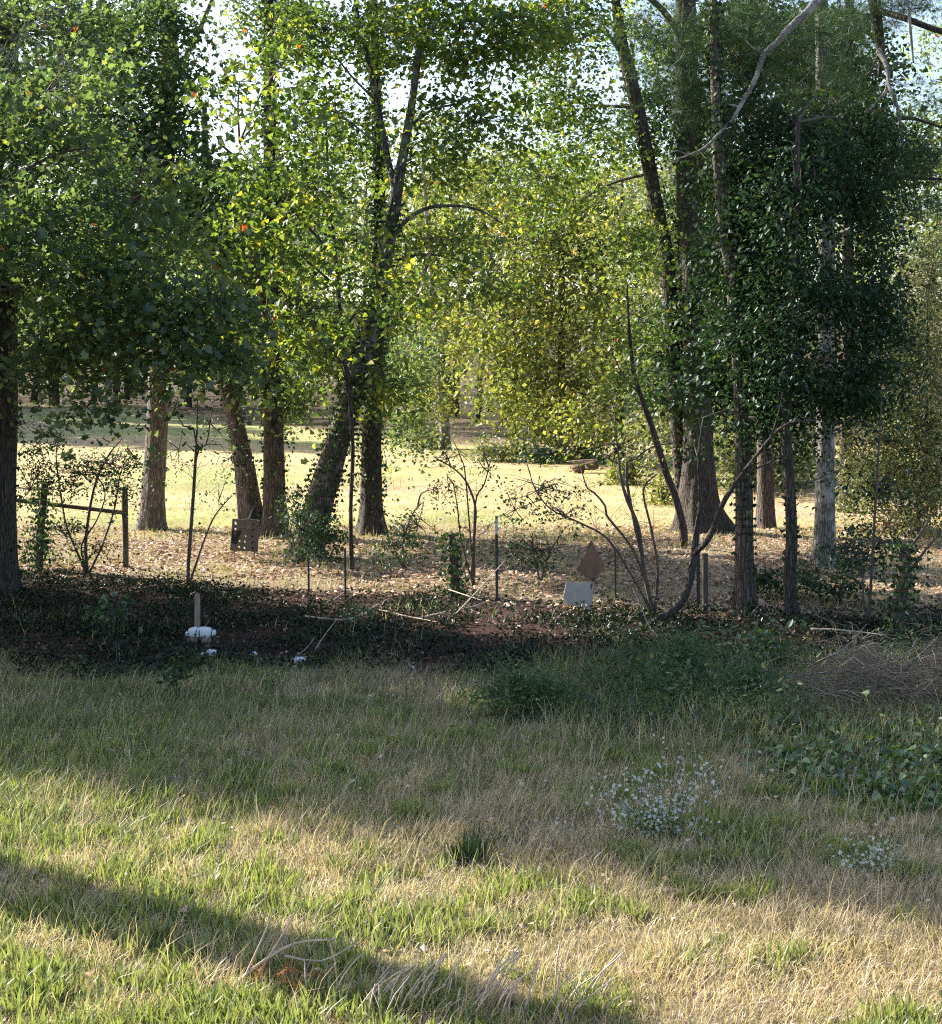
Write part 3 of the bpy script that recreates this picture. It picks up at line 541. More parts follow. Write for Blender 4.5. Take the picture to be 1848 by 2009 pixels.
stems('shrub', 'sapling with bare stems fanning left between the tilted brown panel and the bowed trunk', 'shrub', (1283, 1205),
      [[(1263, 1120, 8), (1252, 1034, 7.5), (1230, 981, 6.5), (1218, 936, 6), (1214, 900, 4), (1208, 850, 2.5)], [(1262, 1130, 5.5), (1236, 1070, 5), (1190, 1011, 5), (1187, 992, 4.5), (1166, 967, 4), (1152, 958, 3), (1140, 920, 2)],
       [(1245, 1140, 5), (1193, 1059, 4.5), (1138, 1026, 4), (1082, 1000, 3), (1050, 960, 3), (1040, 930, 2)], [(1229, 938, 6), (1248, 900, 4), (1282, 876, 3), (1320, 870, 2)], [(1290, 1120, 6), (1278, 1040, 5), (1262, 960, 4), (1290, 930, 2)]],
      blobs=[(1060, 960, 25.4, 80, 40, .5, 16), (1110, 1010, 25.4, 80, 26, .4, 9), (1010, 1000, 25.4, 50, 40, .4, 9), (1200, 870, 25.4, 60, 40, .5, 8), (1080, 890, 25.4, 70, 24, .4, 8)], per=20, extra=120, cr=.2, leaf=.065)
stems('shrub', 'delicate twiggy shrub with a straight stem left of the white-tipped steel post at centre', 'shrub', (930, 1150),
      [[(926, 1116, 6), (931, 1040, 6), (932, 992, 5), (914, 944, 4), (886, 916, 3), (858, 902, 2)], [(932, 992, 3.5), (950, 950, 3), (962, 905, 2)], [(905, 1060, 3.5), (898, 1000, 3), (890, 950, 2)], [(914, 944, 3), (905, 900, 2), (888, 862, 1.5)]],
      blobs=[(880, 900, 27, 70, 30, .4, 10), (950, 920, 27, 40, 30, .4, 6), (880, 960, 27, 40, 40, .3, 5)], per=9, extra=46, leaf=.055)
stems('shrub', 'tall thin forked sapling between the thick grey trunk and the cardboard target', 'shrub', (368, 1150),
      [[(371, 1080, 7), (378, 980, 6), (383, 900, 5), (386, 850, 4), (388, 770, 2.5)], [(384, 905, 4), (404, 872, 3.5), (412, 830, 3), (416, 800, 2)], [(385, 870, 3.5), (360, 836, 3), (345, 810, 2)], [(390, 1090, 4), (412, 1030, 3.5), (430, 1000, 3), (455, 972, 2)]],
      blobs=[(350, 880, 28.5, 50, 40, .4, 9), (420, 830, 28.5, 50, 30, .4, 9), (450, 900, 28.5, 50, 40, .4, 8), (430, 980, 28.5, 30, 50, .3, 5)], per=14, extra=46, leaf=.06)
stems('shrub', 'leafy thicket of arching stems tangled round the split-rail fence at left', 'shrub', (172, 1125),
      [[(168, 1070, 7), (176, 1000, 6), (190, 940, 5), (215, 890, 4), (240, 860, 2)], [(150, 1080, 5), (130, 1030, 4), (118, 960, 4), (110, 890, 3), (120, 850, 2)], [(200, 1070, 4.5), (224, 1000, 4), (236, 930, 3), (250, 900, 2)], [(160, 1070, 4), (190, 1020, 3), (205, 960, 3), (160, 900, 2)]],
      blobs=[(80, 880, 29.5, 60, 50, .5, 22), (160, 930, 29.5, 80, 40, .5, 32), (220, 910, 29.5, 60, 50, .5, 24), (60, 960, 29.5, 50, 60, .4, 20), (240, 960, 29.5, 40, 30, .3, 10), (130, 1050, 29.5, 50, 50, .4, 13), (210, 1090, 29.5, 40, 30, .4, 7), (50, 830, 29.5, 60, 24, .4, 10), (60, 1060, 29.5, 30, 50, .3, 10)], per=30, cr=.2, leaf=.065, extra=60)
stems('shrub', 'low leafy shrub under the right side of the central trunks beside the orange number-free litter', 'shrub', (795, 1120),
      [[(790, 1080, 5), (800, 1030, 4), (820, 990, 2)], [(780, 1090, 4), (760, 1050, 3), (750, 1020, 2)]],
      blobs=[(820, 1030, 28, 45, 40, .4, 16), (780, 1070, 28, 50, 24, .4, 14), (850, 960, 28, 36, 30, .3, 4)], per=24, cr=.18, leaf=.075, extra=20)[0]['label'] = 'low leafy shrub just right of the straight ivy-covered trunk at centre'
stems('shrub', 'broad dark bush at the foot of the central leaning tree', 'shrub', (585, 1110), [[(580, 1080, 5), (570, 1040, 3)], [(595, 1080, 5), (605, 1040, 3)]],
      blobs=[(590, 1040, 30, 40, 55, .5, 26), (650, 1050, 30, 40, 55, .4, 16), (575, 980, 31, 30, 30, .3, 8)], per=34, cr=.2, leaf=.08)
stems('shrub', 'dark wispy bush around the steel post right of the twiggy central shrub', 'shrub', (1060, 1140), [[(1050, 1100, 4), (1040, 1060, 2)], [(1075, 1090, 4), (1100, 1050, 2)]],
      blobs=[(1050, 1080, 28, 60, 30, .5, 16), (1010, 1090, 28, 40, 30, .4, 8)], per=22, cr=.2, leaf=.07, extra=30)
stems('shrub', 'pair of thin upright saplings left of the vine-choked stump at far right', 'shrub', (1704, 1225), [[(1712, 1086, 5), (1718, 980, 5), (1724, 877, 4), (1730, 780, 2)], [(1694, 1180, 4), (1693, 1134, 3), (1690, 1080, 2)]],
      blobs=[(1720, 1060, 25, 50, 50, .5, 15), (1740, 960, 25, 50, 40, .5, 12), (1680, 1090, 25, 50, 30, .4, 12)], per=28, cr=.22, leaf=.075, extra=16)
stems('shrub', 'dark spreading shrub beside the base of the pale mottled trunk', 'shrub', (1650, 1185), [[(1650, 1150, 4), (1670, 1120, 2)], [(1630, 1160, 4), (1600, 1150, 2)]],
      blobs=[(1640, 1165, 26, 70, 18, .5, 20), (1580, 1120, 27, 30, 40, .3, 9), (1500, 1140, 26.5, 30, 60, .4, 16), (1660, 1080, 27.5, 45, 35, .4, 16)], per=32, cr=.22, leaf=.085)

# vine-choked stumps / posts
def vine_post(label, base, path, n, d=None, leaf=.075, w_bush=()):
    b = GP(*base); d = b[1]; root = thing('vine_covered_post', label, 'post', b)
    pts, rr = px_path([(base[0], base[1], path[0][2])] + list(path), d); pts = [pts[0] - np.array([0, 0, .3])] + pts; rr = [rr[0]] + rr
    mb = MB(); mb.tube(pts, rr, 12, .1, disp=barkdisp(.1, 4, .1, 5)); mb.obj('post', M['post'], root)
    ivy_on(root, pts, rr, .12, 1.0, n, 'ivy', leaf, .13, .1)
    return root, d
vine_post('vine-smothered fence post inside the left rail fence', (76, 1118), [(78, 1060, 15), (84, 1000, 15), (88, 945, 13)], 620)
vine_post('vine-covered fence post standing alone between the central trunks and the white-tipped steel post', (894, 1170), [(892, 1120, 17), (889, 1070, 16), (884, 1046, 13)], 460)
r_, d_ = vine_post('vine-choked broken stump at the far right above the brush heap', (1758, 1240), [(1764, 1190, 26), (1776, 1130, 24), (1774, 1080, 20), (1772, 1068, 14)], 800, leaf=.07)
limbs(r_, [[(1776, 1110, 8), (1790, 1070, 7), (1810, 1040, 5), (1828, 1010, 3)], [(1780, 1130, 7), (1815, 1080, 5), (1850, 1040, 3)]], d_, 'twig', 'branch')

# ------------------------------------------------------------------ fence
b = GP(246, 1114); root = thing('rail_fence', 'old wooden split-rail fence with one leaning post and sloping rail at left', 'fence', b)
def box_path(mb, a, c, w, t, twist=0):
    a = np.array(a); c = np.array(c); mb.tube([a, (a + c) / 2 + np.array([0, 0, -.01]), c], [w, w * .96, w * .92], 7, .15, disp=barkdisp(0, 3, .16, 7))
mb = MB(); box_path(mb, P(247, 1122, b[1]), P(244, 955, b[1]), m(6.3, b[1]), 0); mb.obj('post', M['post'], root)
mb = MB(); box_path(mb, P(-120, 962, b[1] + .15), P(242, 1006, b[1] + .02), m(4.4, b[1]), 0); mb.obj('rail', M['post'], root)
def tpost(px, top, base, label, w=5, white=True):
    b = GP(px, base); d = b[1]; root = thing('steel_post', label, 'post', b, 'steel fence posts along the fence line')
    a = P(px - 1, top, d); h = a[2] - b[2]
    def tee(z0, z1, name, mat, k=1.0):
        s = m(w, d) / 2 * k; mb = MB()
        out = [(-s, -s * .3), (s, -s * .3), (s, 0), (s * .2, 0), (s * .2, s * 1.3), (-s * .2, s * 1.3), (-s * .2, 0), (-s, 0)]
        f0 = (z0 - b[2]) / h; f1 = (z1 - b[2]) / h
        V = [(b[0] + (a[0] - b[0]) * f0 + x, d + y, z0) for x, y in out] + [(b[0] + (a[0] - b[0]) * f1 + x, d + y, z1) for x, y in out]
        L = []; S = []
        for i in range(8): L += [i, (i + 1) % 8, 8 + (i + 1) % 8, 8 + i]; S.append(4)
        L += list(range(7, -1, -1)) + list(range(8, 16)); S += [8, 8]
        mb.add(V, L, S); mb.obj(name, mat, root, flat=True)
    if white:
        tee(b[2] - .3, b[2] + h * .80, 'shaft', M['steel']); tee(b[2] + h * .80, b[2] + h * .965, 'painted_tip', M['whitepaint'], 1.05); tee(b[2] + h * .965, b[2] + h, 'cap', M['steel'], .9)
    else: tee(b[2] - .3, b[2] + h, 'shaft', M['steel'])
tpost(975, 1012, 1185, 'slim dark steel fence post with white painted tip at centre, left of the two panels', 5.5)
tpost(1370, 1036, 1190, 'steel fence post with white tip beside the bowed dark trunk at right', 7)
tpost(606, 1095, 1165, 'short dark steel post by the foot of the central leaning tree', 4, False)
tpost(678, 1075, 1178, 'thin dark steel post just right of the slender maple base', 4, False)
tpost(1208, 1080, 1175, 'thin dark steel post right of the tilted brown panel', 3.5, False)
b = GP(1384, 1204); root = thing('wooden_post', 'weathered brown wooden fence post between the bowed trunk and the reddish trunk', 'post', b)
mb = MB(); box_path(mb, P(1384, 1214, b[1]), P(1383, 1086, b[1]), m(6.5, b[1]), 0); mb.obj('post', M['post'], root)

# ------------------------------------------------------------------ targets and small things
def slab(root, name, pix, d, thick, mat, holes=(), tilt=0.0, hole_r=0, py0=None):
    """flat board through pixel outline at distance d; tilt moves upper edge away"""
    base = max(p[1] for p in pix) if py0 is None else py0
    def W(p, off=0):
        q = P(p[0], p[1], d); dz = q[2] - P(p[0], base, d)[2]; return P(p[0], p[1], d + tilt * dz + off)
    outer = [W(p) for p in pix]; hs = []
    for (hx, hy) in holes: hs.append([W((hx + hole_r * math.cos(t), hy + hole_r * math.sin(t))) for t in np.linspace(0, 2 * math.pi, 12, endpoint=False)])
    loops2 = [[Vector((v[0], v[2], 0)) for v in l] for l in [outer] + hs]
    tris = geometry.tessellate_polygon(loops2)
    allv = np.array([v for l in [outer] + hs for v in l]); n = len(allv)
    nrm = np.array([0, 1.0, -tilt]); nrm /= np.linalg.norm(nrm); back = allv + nrm * thick
    L = []; S = []
    for t in tris:
        A, B_, C_ = [allv[i] for i in t]; cr_ = np.cross(B_ - A, C_ - A)
        t = list(t) if np.dot(cr_, nrm) < 0 else list(t)[::-1]
        L += t; S.append(3); L += [i + n for i in t[::-1]]; S.append(3)
    o = 0
    for l in [outer] + hs:
        k = len(l)
        for i in range(k): j = (i + 1) % k; L += [o + i, o + j, n + o + j, n + o + i]; S.append(4)
        o += k
    mb = MB(); mb.add(np.vstack([allv, back]), L, S); ob = mb.obj(name, mat, root, flat=True)
    bm = __import__('bmesh').new(); bm.from_mesh(ob.data); __import__('bmesh').ops.recalc_face_normals(bm, faces=bm.faces); bm.to_mesh(ob.data); bm.free()
    return ob
# cardboard target with punched round holes
k = .1367; ox, oy = 394.9, 909.9
hl = [(490, 860), (568, 862), (642, 868), (750, 872), (692, 912), (485, 940), (572, 932), (632, 942), (743, 950), (687, 1000), (627, 1035), (733, 1043), (547, 1113), (622, 1120), (735, 1130), (540, 1198), (614, 1208), (738, 1210)]
hl = [(ox + a * k, oy + c * k) for a, c in hl]
root = thing('perforated_target', 'grey-brown cardboard target full of round holes with a black wedge mark', 'target', GP(480, 1096))
dT = 32.0
slab(root, 'board', [(455.7, 1018), (470, 1019.5), (486, 1018), (509, 1021.3), (508.5, 1030), (507.6, 1043), (506, 1060), (505.5, 1075), (504.9, 1083), (485, 1081.5), (468, 1081), (450.9, 1079.6), (452, 1070), (454, 1045)], dT, .07, M['cardboard'], hl, hole_r=2.5)
mk = slab(root, 'printed_mark', [(ox + a * k, oy + c * k) for a, c in [(440, 960), (462, 965), (474, 1050), (486, 1040), (512, 962), (580, 962), (540, 1060), (505, 1155), (433, 1140)]], dT - .006, .004, M['blackprint'])
for sx in (460, 499):
    mb = MB(); mb.tube([P(sx, 1079, dT + .05), P(sx, 1100, dT + .05) - np.array([0, 0, .1])], [.012, .012], 6, .2); mb.obj('leg', M['stake'], root)
# dark dog-eared bag on the root flare above the target
root = thing('dark_sack', 'black crumpled sack slumped against the leaning trunk just above the cardboard target', 'sack', GP(497, 1090) + np.array([0, 1.2, 0]))
mb = MB(); dS = 33.4; mb.tube([P(495, 1078, dS), P(496, 1060, dS), P(497, 1040, dS), P(496, 1022, dS), P(497, 1008, dS), P(498, 997, dS)], [.08, .12, .115, .10, .07, .015], 12, .05, disp=barkdisp(0, 3, .25, 9)); mb.obj('sack_body', M['blackprint'], root)

root = thing('panel', 'brown square panel tilted up on one corner above the grey-white panel', 'panel', GP(1167, 1146)); d = root.location.y
slab(root, 'board', [(1158.9, 1059.4), (1164, 1066), (1175.4, 1091.9), (1181, 1098), (1186.6, 1105.8), (1184, 1114), (1175, 1128), (1166.9, 1141), (1157, 1137), (1148, 1131), (1139, 1124), (1130.6, 1118.6), (1138, 1105), (1148.7, 1086.6), (1154, 1070)], d, .03, M['brownboard'], tilt=.25)
mb = MB(); mb.tube([P(1164, 1090, d + .3), P(1172, 1146, d + .55) - np.array([0, 0, .1])], [.014, .014], 6, .2); mb.obj('prop_stick', M['twig'], root)
mb = MB(); mb.tube([P(1163, 1134, d - .01), P(1167, 1152, d + .02)], [.022, .03], 6, .1); mb.obj('foot', M['blackprint'], root)
root = thing('panel', 'grey-white panel with a cut lower-left corner standing at the edge of the dark undergrowth', 'panel', GP(1140, 1196)); d = root.location.y - .35
slab(root, 'board', [(1111, 1141.5), (1138, 1142), (1165.5, 1142), (1164, 1160), (1162.5, 1180), (1160.5, 1197), (1148, 1194), (1130, 1189.5), (1111.5, 1185), (1104.5, 1172), (1108, 1158)], d, .04, M['greyboard'], tilt=.12)
mb = MB(); mb.tube([P(1160.5, 1143, d + .05), P(1158, 1203, d + .07)], [.016, .016], 6, .2); mb.obj('prop_stick', M['twig'], root)

# 25-yard bundle and stake
b = GP(387, 1262); root = thing('wooden_stake', 'flat brown wooden stake standing behind the large white bundle', 'stake', GP(387, 1256))
ds = root.location.y; mb = MB()
A = [P(x, y, ds) for x, y in [(381.6, 1262), (392.6, 1262), (392.2, 1200), (391.6, 1166), (387, 1163), (381.4, 1166), (381.4, 1210)]]; n = len(A); Bk = [a + np.array([0, .03, 0]) for a in A]
L = list(range(n)) + list(range(2 * n - 1, n - 1, -1)); S = [n, n]
for i in range(n): j = (i + 1) % n; L += [j, i, n + i, n + j]; S.append(4)
mb.add(A + Bk, L, S); mb.obj('stake_body', M['stake'], root, flat=True)
def lump(root, name, c, r, mat, seed=1, sq=3.0, nv=18, amp=.08):
    th = np.linspace(0, 2 * math.pi, nv, endpoint=False); ph = np.linspace(-math.pi / 2, math.pi / 2, nv // 2 + 1)
    T, H = np.meshgrid(th, ph)
    def se(v): return np.sign(v) * np.abs(v) ** (2 / sq)
    X = se(np.cos(H)) * se(np.cos(T)); Y = se(np.cos(H)) * se(np.sin(T)); Z = se(np.sin(H))
    w = 1 + amp * 2 * (vnoise(X * 2 + 5 * seed, Z * 2 + Y, .7, seed) - .5)
    V = np.stack([c[0] + r[0] * X * w, c[1] + r[1] * Y * w, c[2] + r[2] * Z * w], -1).reshape(-1, 3)
    a, k_ = T.shape; i = np.arange(a - 1)[:, None] * k_; j = np.arange(k_)[None]; j2 = (j + 1) % k_
    F = np.stack([i + j, i + j2, i + k_ + j2, i + k_ + j], -1).reshape(-1)
    mb = MB(); mb.add(V, F, [4] * ((a - 1) * k_)); return mb.obj(name, mat, root)
dB = GP(394, 1262)[1]; c = P(394, 1240.5, dB); root = thing('bundle', 'large white rounded bundle tied with dark cords lying at the foot of the brown stake', 'bundle', GP(394, 1262))
lump(root, 'wrapped_body', c, (m(25.5, dB), .075, m(11, dB)), M['plastic'], 3, 3.2, 30, .05)
lump(root, 'end_knot', P(367.5, 1243, dB), (m(4, dB), .03, m(5, dB)), M['plastic'], 4, 2.2)
lump(root, 'end_knot', P(420.5, 1241, dB), (m(3.5, dB), .03, m(6, dB)), M['plastic'], 5, 2.2)
for sx, dx in ((386, 2.5), (392.5, 0), (416.5, 1.5)):
    mb = MB(); loop = [P(sx + dx * math.cos(t), 1240.5, dB) + np.array([0, math.sin(t) * .08, math.cos(t) * m(11.8, dB)]) for t in np.linspace(0, 2 * math.pi, 20)]
    mb.tube(loop, [.0065] * 20, 5, .05, cap=False, sm=False); mb.obj('cord', M['cord'], root)
for i, (sx, lab) in enumerate(((379, 'left pinkish stone propping the large white bundle'), (404, 'right pinkish stone propping the large white bundle'))):
    r2 = thing('stone', lab, 'stone', GP(sx, 1262)); lump(r2, 'stone_body', P(sx, 1256, dB), (m(11, dB), .06, m(7, dB)), M['brick'], 8 + i, 2.6)
def scrap(px, py, w, h, label, seed, amp=.3, name='plastic_scrap', mat='plastic', sq=2.6):
    b = GP(px, py + h * .5); r2 = thing(name, label, 'scrap' if mat == 'plastic' else 'stone', b); d = b[1]
    lump(r2, name.split('_')[0] + '_body', P(px, py, d), (m(w / 2, d), m(w / 3, d), m(h / 2, d)), M[mat], seed, sq, 20, amp)
    return r2, d
scrap(330, 1264, 16, 7, 'small flattened white scrap left of the large white bundle', 21)
scrap(416, 1280, 21, 13, 'crumpled white scrap in the grass just below the large white bundle', 22)
scrap(402, 1284, 18, 7, 'dirty white sliver touching the crumpled scrap below the large bundle', 23, .4)
scrap(498, 1283, 13, 10, 'little bent white scrap between the large bundle and the white block', 24, .4)
r2, d2 = scrap(588, 1296, 24, 14, 'square white wrapped block with one dark cord at the grass edge', 25, .12, 'wrapped_block', sq=4.5)
mb = MB(); mb.tube([P(582, 1296, d2) + np.array([0, math.sin(t) * m(8.3, d2), math.cos(t) * m(7.6, d2)]) for t in np.linspace(0, 2 * math.pi, 16)], [.005] * 16, 5, .05, cap=False, sm=False); mb.obj('cord', M['cord'], r2)
scrap(578, 1308, 7, 6, 'tiny white knob in the grass under the square wrapped block', 26)
scrap(1124, 1366, 22, 9, 'flat white scrap half hidden in weeds right of the green bush', 27, .3)
scrap(1208, 1388 - 90, 7, 6, 'pale round pebble on red soil above the dark weeds', 31, .1, 'stone', 'stone', 2.1)
scrap(810, 1310, 9, 8, 'small tan stone lying on red soil at centre', 28, .15, 'stone', 'stone', 2.2)
scrap(796, 1298, 9, 6, 'tilted tan stone just left of the small tan stone', 29, .2, 'stone', 'stone', 2.2)
scrap(1316, 1303, 10, 9, 'small tan stone on red soil below the bowed trunk', 30, .15, 'stone', 'stone', 2.2)

# far log target
b = GP(1148, 928); d = b[1]; root = thing('fallen_log', 'dark red-brown rotten log across the far meadow under a pale split beam', 'log', b)
mb = MB(); mb.tube([P(1122, 918, d), P(1130, 920, d), P(1140, 917, d), P(1153, 915, d), P(1166, 914, d), P(1174, 917, d)], [.04, .11, .11, .13, .15, .05], 12, .06, disp=barkdisp(0, 3, .2, 5)); mb.obj('trunk_piece', M['log'], root)
mb = MB(); mb.tube([P(1126, 925, d - .15), P(1134, 924, d - .15), P(1146, 926, d - .1)], [.06, .08, .04], 10, .06, disp=barkdisp(0, 3, .2, 6)); mb.obj('broken_end', M['log'], root)
mb = MB(); mb.tube([P(1112, 907, d + .5), P(1130, 905, d + .5), P(1150, 904, d + .5), P(1172, 902, d + .5)], [.03, .04, .045, .035], 8, .1, disp=barkdisp(0, 3, .15, 8)); mb.obj('split_beam', M['logtop'], root)

# fallen sticks: one object each
def stick(label, pix, w=3, mat='tanwood', z=.05, forks=(), name='fallen_branch', cat='branch', ds=None):
    mid = pix[len(pix) // 2]; b = GP(*mid) if ds is None else P(mid[0], mid[1], ds); root = thing(name, label, cat, b)
    def W(p): 
        g = GP(p[0], p[1]) if ds is None else P(p[0], p[1], ds); return g + np.array([0, 0, z if len(p) < 3 else p[2]])
    n = len(pix); mb = MB(); mb.tube([W(p) for p in pix], [m(w, b[1]) / 2 * (1 - .55 * i / (n - 1)) for i in range(n)], 6, .08, disp=barkdisp(0, 3, .1, 2)); mb.obj('main_stem', M[mat], root)
    for f in forks:
        mb = MB(); mb.tube([W(p) for p in f], [m(w * .6, b[1]) / 2 * (1 - .6 * i / (len(f) - 1)) for i in range(len(f))], 5, .08); mb.obj('side_twig', M[mat], root)
    return root
stick('long pale bare pole lying in the dark gap at right, upper one', [(1590, 1255), (1640, 1257), (1690, 1262), (1735, 1268)], 5, z=.16)
stick('long pale bare pole lying in the dark weeds at right, lower one', [(1402, 1286), (1440, 1284), (1480, 1288), (1530, 1292)], 4.5, z=.14)
stick('forked pale stick lying in the dark undergrowth left of centre', [(600, 1222), (680, 1228), (740, 1210), (800, 1222), (862, 1234)], 4, z=.1, forks=[[(680, 1228), (712, 1240), (730, 1252)], [(700, 1222), (745, 1196), (766, 1184)]])
stick('pale stick crossing left to right below the vine-covered post at centre', [(820, 1226), (870, 1214), (920, 1204), (962, 1190)], 3.5, z=.1)
stick('straight stick propped diagonally against the white-tipped steel post at centre', [(887, 1218, .05), (920, 1190, .1), (955, 1158, .15), (990, 1125, .2)], 3.5, ds=24.5)
stick('slim stick slanting down to the right in undergrowth at centre', [(880, 1170), (915, 1182), (945, 1192)], 2.6, z=.12)
stick('small broken stick on the dark bank right of the stake', [(655, 1388 - 200), (675, 1174), (700, 1158)], 3, z=.1)
stick('thin pale stick upright in the grass above the square wrapped block', [(610, 1296, .02), (622, 1276, .05), (640, 1256, .1), (660, 1238, .15)], 2.6, ds=21.4)
stick('pair of bent straws beside the square wrapped block', [(560, 1306, .02), (600, 1280, .05), (616, 1266, .1)], 2.2, ds=21.0)
stick('short split pale stick on red soil at the edge of the right weeds', [(1290, 1288), (1304, 1300), (1316, 1308)], 4, z=.06, forks=[[(1290, 1288), (1300, 1284), (1312, 1296)]])
stick('thin curved pale stem hanging over the dark bank right of centre', [(1240, 1195, .3), (1280, 1270, .2), (1320, 1330, .1)], 1.8, ds=21.5)
stick('dark dry stick poking up at the bottom edge of the lawn', [(292, 2024, .0), (282, 2000, .06), (270, 1985, .1), (264, 1976, .12)], 13, 'twig', ds=9.55)
stick('pale dead branch with long side twigs lying at the bottom edge of the lawn', [(395, 2030, .08), (450, 1985, .14), (510, 1950, .2), (580, 1928, .26), (660, 1920, .26)], 9, ds=9.8,
      forks=[[(510, 1950, .15), (560, 1900, .25), (590, 1860, .3)], [(560, 1934, .2), (630, 1945, .2), (700, 1925, .25)], [(470, 1970, .1), (520, 1905, .25), (540, 1870, .3)], [(480, 1966, .1), (540, 1975, .12), (610, 1985, .12)]])
root = thing('pine_sprig', 'orange-brown tuft of dead pine needles caught on the pale dead branch at the bottom edge', 'sprig', P(560, 1950, 9.75))
needle_crown(root, [(585, 1905, 9.7, 30, 10, .05, 4), (592, 1930, 9.65, 14, 18, .05, 3), (505, 1905, 9.7, 12, 6, .04, 2)], 'needle_tuft', 'deadneedle', 34, .10)

# dry stalks at bottom edge (fan of pale stems)
root = thing('dry_stalks', 'fan of long pale dry stalks rising from the bottom edge of the lawn at centre', 'stalks', P(900, 2030, 9.3))
mb = MB()
for i in range(64):
    x0 = R.uniform(600, 1180); d = R.uniform(9.2, 9.7); h = R.uniform(.16, .38); a = R.normal(.45, .35)
    p0 = P(x0, 2035, d); p0[2] = terrain(p0[0], p0[1]); p1 = p0 + np.array([math.sin(a) * h * .5, R.normal(0, .04), h * .6]); p2 = p0 + np.array([math.sin(a) * h * 1.1, R.normal(0, .05), h])
    s_ = MB(); s_.tube([p0, p1, p2], [.006, .005, .004], 5, .08); 
    if i < 26: s_.obj('stalk', M['tanwood'], root)
    else: mb.V += s_.V; mb.L += [s_.L[0] + mb.n]; mb.S += s_.S; mb.T += s_.T; mb.n += s_.n
mb.obj('stalk_litter', M['tanwood'], root, kind='stuff')

# ------------------------------------------------------------------ background woodland (d 66-110)
def far_tree(name, label, px, base_py, top, w, blobs, mat, leaf=.19, per=84, cr=.72, bark='bark_mid', ckw={}, lean=0, d=None):
    b = GP(px, base_py); 
    if d: b = P(px, base_py, d); b[2] = terrain(b[0], b[1])
    root = thing(name, label, 'tree', b, 'trees along the far edge of the meadow'); d = b[1]; zt = P(px, top + 110, d)[2]
    r = m(w, d) / 2; pts = [b - np.array([0, 0, .5]), b + np.array([lean * .3, 0, (zt - b[2]) * .35]), b + np.array([lean, 0, zt - b[2]])]
    mb = MB(); mb.tube(pts, [r, r * .85, r * .35], 10, .8, disp=barkdisp(.15, 4, .06, 3, b[2])); mb.obj('trunk', M[bark], root)
    sk = smooth(pts, [1, 1, 1], 1.0)[0]
    kw = dict(tmean=.45, tvar=.26, flat=.5, s=.7, twigs=True, shell=.5); kw.update(ckw)
    crown(root, [(bx, by, d + bd, rx, ry, rz, n) for bx, by, bd, rx, ry, rz, n in blobs], mat, T_DIAM, leaf, sk, per, cr, **kw)
SU = dict(tmean=.5, tvar=.3)
far_tree('broadleaf_tree', 'tall sunlit yellow-green tree with a pale lower trunk at the meadow edge', 876, 880, 200, 22, [(880, 640, 0, 90, 70, 2.5, 34), (840, 500, 0, 110, 90, 3, 50), (900, 380, 1, 110, 80, 3, 44), (830, 760, -1, 60, 50, 1.5, 16), (850, 260, 2, 120, 50, 3, 16)], 'sunny', bark='bark_pale', lean=-1, ckw=SU)
far_tree('broadleaf_tree', 'sunlit yellow-green tree with low sweeping boughs right of the pale-trunked tree', 1010, 892, 220, 14, [(1010, 760, -1, 80, 60, 2, 30), (1000, 620, -1, 100, 80, 2.5, 46), (1040, 480, 0, 110, 90, 3, 50), (1000, 350, 1, 110, 70, 3, 32)], 'sunny', ckw=SU)
far_tree('broadleaf_tree', 'sunlit tree with drooping yellow lower foliage behind the far log', 1100, 896, 260, 18, [(1090, 800, -2, 80, 50, 1.5, 30), (1120, 680, -1, 100, 80, 2.5, 46), (1120, 530, 0, 110, 90, 3, 50), (1120, 400, 1, 110, 80, 3, 36)], 'sunny', ckw=SU)
far_tree('broadleaf_tree', 'bright tree at the meadow edge left of the kinked leaning trunk', 1215, 905, 240, 20, [(1200, 790, -2, 90, 70, 2, 34), (1230, 650, -1, 100, 80, 2.5, 46), (1210, 500, 0, 110, 90, 3, 50), (1200, 380, 1, 100, 70, 3, 36)], 'sunny', ckw=SU, bark='bark_dark')
far_tree('broadleaf_tree', 'olive-green tree behind the thick flared trunk', 1330, 930, 240, 18, [(1320, 820, -2, 90, 70, 2, 34), (1340, 660, -1, 100, 90, 2.5, 44), (1310, 480, 0, 100, 90, 3, 44), (1330, 350, 1, 100, 70, 3, 30)], 'olive', ckw=dict(tmean=.55, tvar=.3))
far_tree('broadleaf_tree', 'olive-green tree glimpsed between the reddish and pale trunks', 1480, 950, 300, 18, [(1470, 860, -2, 80, 60, 2, 30), (1480, 700, -1, 100, 90, 2.5, 30), (1560, 860, -1, 70, 60, 2, 22), (1480, 500, 0, 100, 120, 3, 30)], 'olive', ckw=dict(tmean=.5, tvar=.3))
far_tree('broadleaf_tree', 'shaded yellow-green tree seen through the fork of the central leaning tree', 720, 850, 250, 18, [(740, 700, 0, 110, 90, 3, 44), (700, 540, 0, 110, 90, 3, 46), (740, 400, 1, 110, 80, 3, 36), (620, 480, 3, 90, 80, 3, 28)], 'sunny', ckw=dict(tmean=.4, tvar=.3), d=80)
far_tree('broadleaf_tree', 'hazy shaded tree behind the upright ivy-patched trunk', 590, 815, 260, 18, [(590, 660, 0, 110, 80, 3, 40), (560, 520, 0, 110, 80, 3, 38), (600, 400, 0, 100, 60, 3, 22), (520, 430, 3, 80, 70, 3, 20)], 'olive', ckw=dict(tmean=.4, tvar=.25), d=90)
